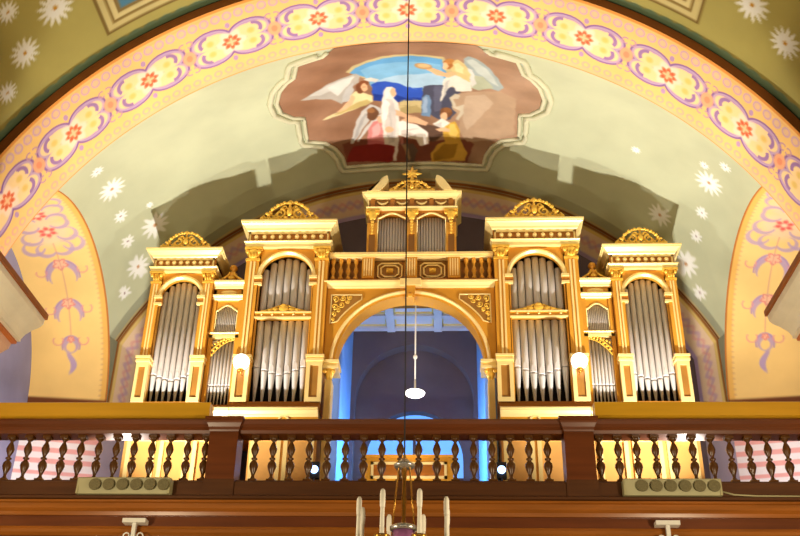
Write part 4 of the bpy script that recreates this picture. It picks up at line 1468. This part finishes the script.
def fresco():
    root = thing('ceiling_fresco', (0, 13.0, float(z_vault(np.array(0.0), np.array(13.0)))),
                 'fresco of a veiled woman among angels in a lobed frame on the vault', 'fresco')
    left = [(-x, y) for x, y in OUTL]
    outline = left + [(x, y) for x, y in reversed(OUTL[:-1])]
    X0, X1, Y0, Y1 = -2.4, 2.4, 11.0, 15.25
    def P(u, v):
        x = X0 + (X1 - X0) * u
        Y = Y0 + (Y1 - Y0) * v
        return np.stack([x, Y, z_vault(x, Y) - 0.012], -1)
    def C(u, v):
        x = X0 + (X1 - X0) * u
        Y = Y0 + (Y1 - Y0) * v
        c = np.zeros(u.shape + (3,)) + np.array((148, 108, 82.)) + np.clip((x + 0.3) / 2, 0, 1)[..., None] * np.array((16, 22, 22.))
        c += (6 * np.sin(x * 5 + Y * 3) + 4 * np.sin(Y * 9 - x * 4))[..., None]
        for col, poly in FRESCO:
            k = in_poly(x + 0.006 * np.sin(Y * 23), Y + 0.006 * np.sin(x * 27), poly)
            c = np.where(k[..., None], np.array(col, dtype=float), c)
        # soften the edges like brushwork
        for _ in range(4):
            c[1:-1, 1:-1] = (c[1:-1, 1:-1] * 2 + c[:-2, 1:-1] + c[2:, 1:-1] + c[1:-1, :-2] + c[1:-1, 2:]) / 6
        return c
    def keep(u, v):
        return in_poly(X0 + (X1 - X0) * u, Y0 + (Y1 - Y0) * v, outline)
    painted('painting', P, C, 520, 420, mat=FRESCO_PAINT, parent=root, keep=keep, flip=True)
    # raised plaster frame in two bands following the outline
    n = len(outline)
    def ring(off, r, mat, name):
        pts = []
        dense = []
        for i in range(n - 0):
            a, b = outline[i], outline[(i + 1) % n]
            m = max(1, int(hypot(b[0] - a[0], b[1] - a[1]) / 0.08))
            dense += [(a[0] + (b[0] - a[0]) * j / m, a[1] + (b[1] - a[1]) * j / m) for j in range(m)]
        N = len(dense)
        for i in range(N):
            p, q = dense[i - 2], dense[(i + 2) % N]
            tx, ty = q[0] - p[0], q[1] - p[1]
            L = hypot(tx, ty) or 1
            nx, ny = -ty / L, tx / L          # outline runs clockwise/anticlockwise: choose outward
            x, y = dense[i]
            cxx, cyy = 0.0, 13.0
            pts.append((x, y, nx, ny))
        # orientation
        area = sum(dense[i][0] * dense[(i + 1) % N][1] - dense[(i + 1) % N][0] * dense[i][1] for i in range(N))
        sg = -1 if area > 0 else 1
        out = []
        for x, y, nx, ny in pts:
            X, Y = x + sg * nx * off, y + sg * ny * off
            Y = min(max(Y, 11.0), 15.5)
            out.append((X, Y, float(z_vault(np.array(X), np.array(Y))) - 0.015))
        i0 = next(i for i in range(N) if out[i][1] > 11.12)
        i1 = max(i for i in range(N) if out[i][1] > 11.12)
        out = out[i0:i1 + 1]                  # the front arch cuts the frame off at the top
        m = MB()
        m.tube(out, r, 8)
        return obj(name, m, mat, root)
    ring(0.03, 0.035, PLASTER_GREY, 'inner_frame')
    ring(0.14, 0.05, PLASTER_GREY, 'outer_frame')
fresco()

# ================================================================== balustrade and gallery front
YR = 11.6

BAL_PROF = [(.048, 0), (.048, .05), (.030, .062), (.018, .09), (.024, .12), (.042, .165), (.055, .21), (.050, .25), (.026, .28), (.018, .292), (.038, .30), (.038, .315),
            (.018, .325), (.024, .35), (.044, .395), (.050, .43), (.036, .475), (.018, .515), (.022, .53), (.040, .545), (.048, .56), (.048, .595)]

def balustrade():
    spec = [('centre', -1.96, 1.96, [i * .222 for i in range(-8, 9)]),
            ('left', -5.9, -2.33, [-2.39 - .2215 * i for i in range(0, 16)]),
            ('right', 2.33, 5.9, [2.40 + .2215 * i for i in range(0, 16)])]
    for side, xa, xb, xs in spec:
        lab = {'centre': 'middle run of the brown turned balustrade, between the two square posts',
               'left': 'left run of the brown turned balustrade with an added mustard top board',
               'right': 'right run of the brown turned balustrade with an added mustard top board'}[side]
        root = thing('balustrade', ((xa + xb) / 2, YR, 5.4), lab, 'balustrade')
        r = MB()
        r.extrude_x([(YR - .10, 5.955), (YR - .12, 5.99), (YR - .12, 6.03), (YR - .15, 6.06), (YR - .16, 6.10), (YR - .15, 6.125), (YR + .14, 6.125), (YR + .14, 5.955)], xa, xb)
        obj('hand_rail', r, WOOD, root)
        if side != 'centre':
            t = MB()
            xo = -2.37 if side == 'left' else 2.37
            x0, x1 = (xa, xo) if side == 'left' else (xo, xb)
            t.extrude_x([(YR - .06, 6.125), (YR - .06, 6.17), (YR - .10, 6.19), (YR - .105, 6.36), (YR - .08, 6.375), (YR + .10, 6.375), (YR + .10, 6.125)], x0, x1)
            obj('top_board', t, WOOD_MUSTARD, root)
        proto = None
        for x in xs:
            if not (xa + .02 < x < xb - .02):
                continue
            if proto is None:
                m = MB()
                m.lathe(BAL_PROF, 0, 0, 0, 14)
                m.box(-.05, .05, -.05, .05, 0, .045)
                m.box(-.05, .05, -.05, .05, .56, .595)
                me_o = obj('baluster', m, BALUSTER)
                me_o.parent = root
                proto = me_o
                o = me_o
            else:
                o = proto.copy()
                COL.objects.link(o)
            o.location = (x - (xa + xb) / 2, 0, -.04)
        p = MB()
        p.extrude_x([(YR - .16, 5.15), (YR - .16, 5.33), (YR - .12, 5.345), (YR - .12, 5.36), (YR + .12, 5.36), (YR + .12, 5.15)], xa, xb)
        obj('foot_rail', p, WOOD_DARK, root)
    for s in (-1, 1):
        side = 'left' if s < 0 else 'right'
        root = thing('balustrade_post', (s * 2.145, YR, 5.23), 'square brown wooden post at the %s end of the middle balustrade run' % side, 'post', 'square balustrade posts')
        x0, x1 = s * 2.145 - .175, s * 2.145 + .175
        m = MB()
        m.box(x0, x1, YR - .16, YR + .16, 5.15, 5.96)
        obj('shaft', m, WOOD, root)
        m = MB()
        cornice(m, x0 - .0, x1 + .0, YR - .17, YR + .17, .06, 5.96, 6.135)
        obj('cap', m, WOOD, root)
        m = MB()
        m.box(x0 - .012, x1 + .012, YR - .18, YR + .165, 5.148, 5.36)
        obj('base', m, WOOD_DARK, root)
balustrade()

def gallery_front():
    root = thing('gallery_front', (0, 11.5, 4.0), 'broad brown wooden cornice and panelling along the front of the organ gallery', 'gallery front')
    def run(name, prof, mat):
        m = MB()
        m.extrude_x(prof, -6.3, 6.3)
        return obj(name, m, mat, root)
    b = 11.74
    run('ledge', [(b, 5.085), (11.38, 5.085), (11.34, 5.10), (11.34, 5.125), (11.36, 5.142), (b, 5.142)], WOOD_DARK)
    run('crown_moulding', [(b, 4.93), (11.46, 4.93), (11.45, 4.97), (11.41, 5.0), (11.38, 5.05), (11.35, 5.06), (11.35, 5.083), (b, 5.083)], WOOD_GLOSS)
    run('frieze_board', [(b, 4.80), (11.49, 4.80), (11.49, 4.928), (b, 4.928)], WOOD)
    run('lower_moulding', [(b, 4.70), (11.50, 4.70), (11.46, 4.73), (11.44, 4.76), (11.46, 4.798), (b, 4.798)], WOOD_GLOSS)
    run('panel_board', [(b, 3.9), (11.52, 3.9), (11.52, 4.698), (b, 4.698)], WOOD)
gallery_front()

def speakers():
    for s, cx in ((-1, -3.24), (1, 3.15)):
        side = 'left' if s < 0 else 'right'
        root = thing('speaker_bar', (cx, 11.36, 5.142), 'long grey-green loudspeaker bar with six round grilles on the ledge under the %s balustrade run' % side, 'loudspeaker', 'loudspeaker bars on the gallery ledge')
        tl = Matrix.Rotation(radians(90), 3, 'X')
        m = MB()
        x0, x1 = cx - .545, cx + .545
        m.extrude_x([(11.32, 5.144), (11.42, 5.144), (11.43, 5.32), (11.30, 5.335), (11.285, 5.32)], x0, x1)
        obj('cabinet', m, SPEAKER, root)
        for i in range(6):
            x = cx - .37 + .163 * i + (.02 if s > 0 else .04)
            g = MB()
            g.lathe([(.052, 0), (.06, .006), (.068, .012), (.068, .03)], x, 11.285, 5.238, 20, tilt=tl)
            gg = obj('grille', g, SPEAKER_HOLE, root)
        e = MB()
        for xx in (x0, x1):
            e.box(xx - .012, xx + .012, 11.30, 11.43, 5.143, 5.332)
        obj('end_cap', e, SPEAKER, root)
    c = MB()
    pts = [(3.72, 11.36, 5.20), (3.85, 11.36, 5.165), (4.1, 11.37, 5.155), (4.3, 11.375, 5.155), (4.6, 11.38, 5.155), (5.2, 11.38, 5.155)]
    c.tube(pts, .010, 6)
    tag(obj('speaker_cable', c, SPEAKER, loc=(3.72, 11.36, 5.142)), 'thin pale cable running along the ledge from the right loudspeaker bar', 'cable')
speakers()

def sconces():
    for s in (-1, 1):
        cx = s * 3.05
        side = 'left' if s < 0 else 'right'
        root = thing('wall_bracket', (cx, 11.45, 4.6), 'small white T-shaped bracket with scrolls on the gallery front, %s of the chandelier' % side, 'bracket', 'white brackets on the gallery front')
        m = MB()
        m.box(cx - .135, cx + .135, 11.30, 11.43, 4.80, 4.85)
        obj('bar', m, WHITE, root)
        m = MB()
        m.box(cx - .022, cx + .022, 11.33, 11.38, 4.40, 4.801)
        obj('stem', m, WHITE, root)
        m = MB()
        for q in (-1, 1):
            pts = [(cx + q * (.075 + .055 * (1 - .6 * i / 14) * cos(i * .5 + pi)), 11.355, 4.66 + .055 * (1 - .6 * i / 14) * sin(i * .5 + pi)) for i in range(15)]
            m.tube(pts, .009, 6)
        m.tube([(cx, 11.355, 4.46), (cx, 11.43, 4.46), (cx, 11.515, 4.46)], .018, 6)
        obj('scroll', m, WHITE, root)
sconces()

# ================================================================== things on the gallery
def console():
    root = thing('organ_console', (0, 14.9, 5.0), 'gold organ console cabinet with a long brown panel, in the passage behind the middle balustrade', 'organ console')
    x0, x1, yf = -.70, .66, 14.75
    m = MB()
    m.box(x0, x1, yf, yf + .5, 5.0, 6.80)
    obj('cabinet', m, GOLD, root)
    p = MB()
    p.box(x0 + .14, x1 - .14, yf - .012, yf + .01, 6.50, 6.68)
    obj('panel', p, WOOD_GLOSS, root)
    f = MB()
    for a, b_, c_, d_ in ((x0 + .10, x1 - .10, 6.68, 6.72), (x0 + .10, x1 - .10, 6.46, 6.50), (x0 + .10, x0 + .14, 6.46, 6.72), (x1 - .14, x1 - .10, 6.46, 6.72)):
        f.box(a, b_, yf - .025, yf + .01, c_, d_)
    obj('panel_frame', f, GOLD_PALE, root)
    t = MB()
    t.box(x0 - .02, x1 + .02, yf - .03, yf + .52, 6.80, 6.835)
    obj('top', t, GOLD, root)
console()

def pendant():
    root = thing('pendant_lamp', (.07, 14.55, 9.6), 'white disc-shaped pendant lamp on a long white cord hanging in the organ passage', 'lamp')
    x, y = .07, 14.5
    m = MB()
    m.tube([(x, y, 9.63), (x, y, 8.8), (x, y, 7.98)], .012, 6)
    obj('cord', m, WHITE, root)
    m = MB()
    m.ball(x, y, 8.38, .035, .035, .045, 10, 6)
    obj('cord_grip', m, WHITE, root)
    m = MB()
    m.lathe([(.03, 7.79), (.03, 7.82), (.018, 7.83), (.014, 7.99)], x, y, 0, 12)
    obj('socket', m, WHITE, root)
    m = MB()
    m.lathe([(.10, 7.715), (.145, 7.735), (.16, 7.76), (.14, 7.78), (.05, 7.795)], x, y, 0, 24)
    obj('opal_disc', m, LAMP_WHITE, root)
    point_light('pendant_light', (x, y, 7.60), .1, 40, (1, .86, .9))
pendant()

def floods():
    for s in (-1, 1):
        side = 'left' if s < 0 else 'right'
        x, y, z = s * 3.75, 12.6, 5.16
        root = thing('floodlight', (x, y, 5.0), 'floodlight on a stand on the gallery floor behind the %s loudspeaker bar' % side, 'floodlight', 'floodlights behind the balustrade')
        m = MB()
        m.lathe([(.14, 5.0), (.14, 5.02), (.02, 5.03), (.02, 5.10)], x, y, 0, 12)
        obj('stand', m, BLACK, root)
        m = MB()
        m.box(x - .11, x + .11, y - .06, y + .06, 5.10, 5.20)
        obj('housing', m, BLACK, root)
    root = thing('floodlight', (0, 13.2, 5.0), 'small unseen lamp added on the gallery floor to brighten the organ console', 'floodlight')  # lamp body added to go with the console's fill light
    m = MB()
    m.lathe([(.12, 5.0), (.12, 5.02), (.02, 5.03), (.02, 5.16)], 0, 13.17, 0, 12)
    obj('stand', m, BLACK, root)
    m = MB()
    m.box(-.08, .08, 13.1, 13.18, 5.16, 5.34)
    obj('housing', m, BLACK, root)
    for s in (-1, 1):
        side = 'left' if s < 0 else 'right'
        x, y = s * 1.34, 13.82
        root = thing('stage_lamp', (x, y, 5.0), 'blue-white stage lamp glaring at the foot of the %s side of the passage' % side, 'lamp', 'blue lamps beside the passage')
        m = MB()
        m.lathe([(.12, 5.0), (.12, 5.02), (.02, 5.03), (.02, 6.16)], x, y, 0, 12)
        obj('stand', m, BLACK, root)
        m = MB()
        m.box(x - .07, x + .07, y - .02, y + .06, 6.16, 6.40)
        obj('housing', m, BLACK, root)
        m = MB()
        m.lathe([(.05, 0), (.058, .01), (.058, .02)], x, y - .02, 6.28, 18, tilt=Matrix.Rotation(radians(90), 3, 'X'))
        obj('lens', m, BLUE_GLOW, root)
floods()

def chandelier():
    X, Y = .215, 8.0
    root = thing('chandelier', (X, Y, 3.6), 'gilt chandelier with white candle lamps and purple glass hanging before the gallery', 'chandelier')
    m = MB()
    m.tube([(X - .03, Y, 12.3), (X - .025, Y, 8), (X, Y, 4.42)], .0065, 6)
    obj('cable', m, BLACK, root)
    m = MB()
    m.lathe([(.012, 3.3), (.03, 3.4), (.02, 3.55), (.035, 3.62), (.02, 3.7), (.028, 3.8), (.016, 3.9), (.022, 4.05), (.014, 4.2), (.024, 4.3), (.012, 4.44)], X, Y, 0, 12)
    obj('stem', m, BRASS, root)
    m = MB()
    m.lathe([(.03, 4.32), (.085, 4.335), (.09, 4.355), (.06, 4.365), (.03, 4.40)], X, Y, 0, 16)
    obj('crown', m, SILVER, root)
    for k in range(3):
        a = 2 * pi * k / 3 + pi / 2
        m = MB()
        m.tube([(X + .05 * cos(a), Y + .05 * sin(a), 4.34), (X + .10 * cos(a), Y + .10 * sin(a), 3.84)], .007, 6)
        obj('hanging_rod', m, BRASS, root)
    m = MB()
    m.lathe([(.095, 3.80), (.11, 3.81), (.11, 3.835), (.095, 3.845)], X, Y, 0, 28)
    obj('ring', m, SILVER, root)
    m = MB()
    m.lathe([(.02, 3.42), (.07, 3.48), (.085, 3.6), (.095, 3.72), (.094, 3.798)], X, Y, 0, 16)
    bo = obj('glass_bowl', m, AMETHYST, root)
    for k in range(8):
        a = radians(22.5 + 45 * k - 1)
        R = .378
        ca, sa = cos(a), sin(a)
        def at(r, z):
            return (X + r * ca, Y + r * sa, z)
        m = MB()
        m.tube([at(.10, 3.60), at(.17, 3.48), at(.26, 3.45), at(.35, 3.53), at(.365, 3.63)], .014, 6)
        m.ball(*at(.25, 3.5), .03, .03, .03, 8, 6)
        arm = obj('arm', m, BRASS, root)
        zc = 3.63
        m = MB()
        cx, cy, _ = at(R, 0)
        m.lathe([(.014, zc), (.055, zc + .025), (.066, zc + .045), (.05, zc + .04), (.02, zc + .05)], cx, cy, 0, 14)
        obj('drip_pan', m, BRASS, arm)
        m = MB()
        m.lathe([(.018, zc + .045), (.018, zc + .06), (.0165, zc + .25), (.018, zc + .26)], cx, cy, 0, 12)
        cd = obj('candle_sleeve', m, CANDLE, root)
        m = MB()
        m.lathe([(.016, zc + .26), (.020, zc + .27), (.022, zc + .31), (.0215, zc + .37), (.019, zc + .395), (.010, zc + .41)], cx, cy, 0, 12)
        obj('bulb', m, CANDLE, cd)
chandelier()
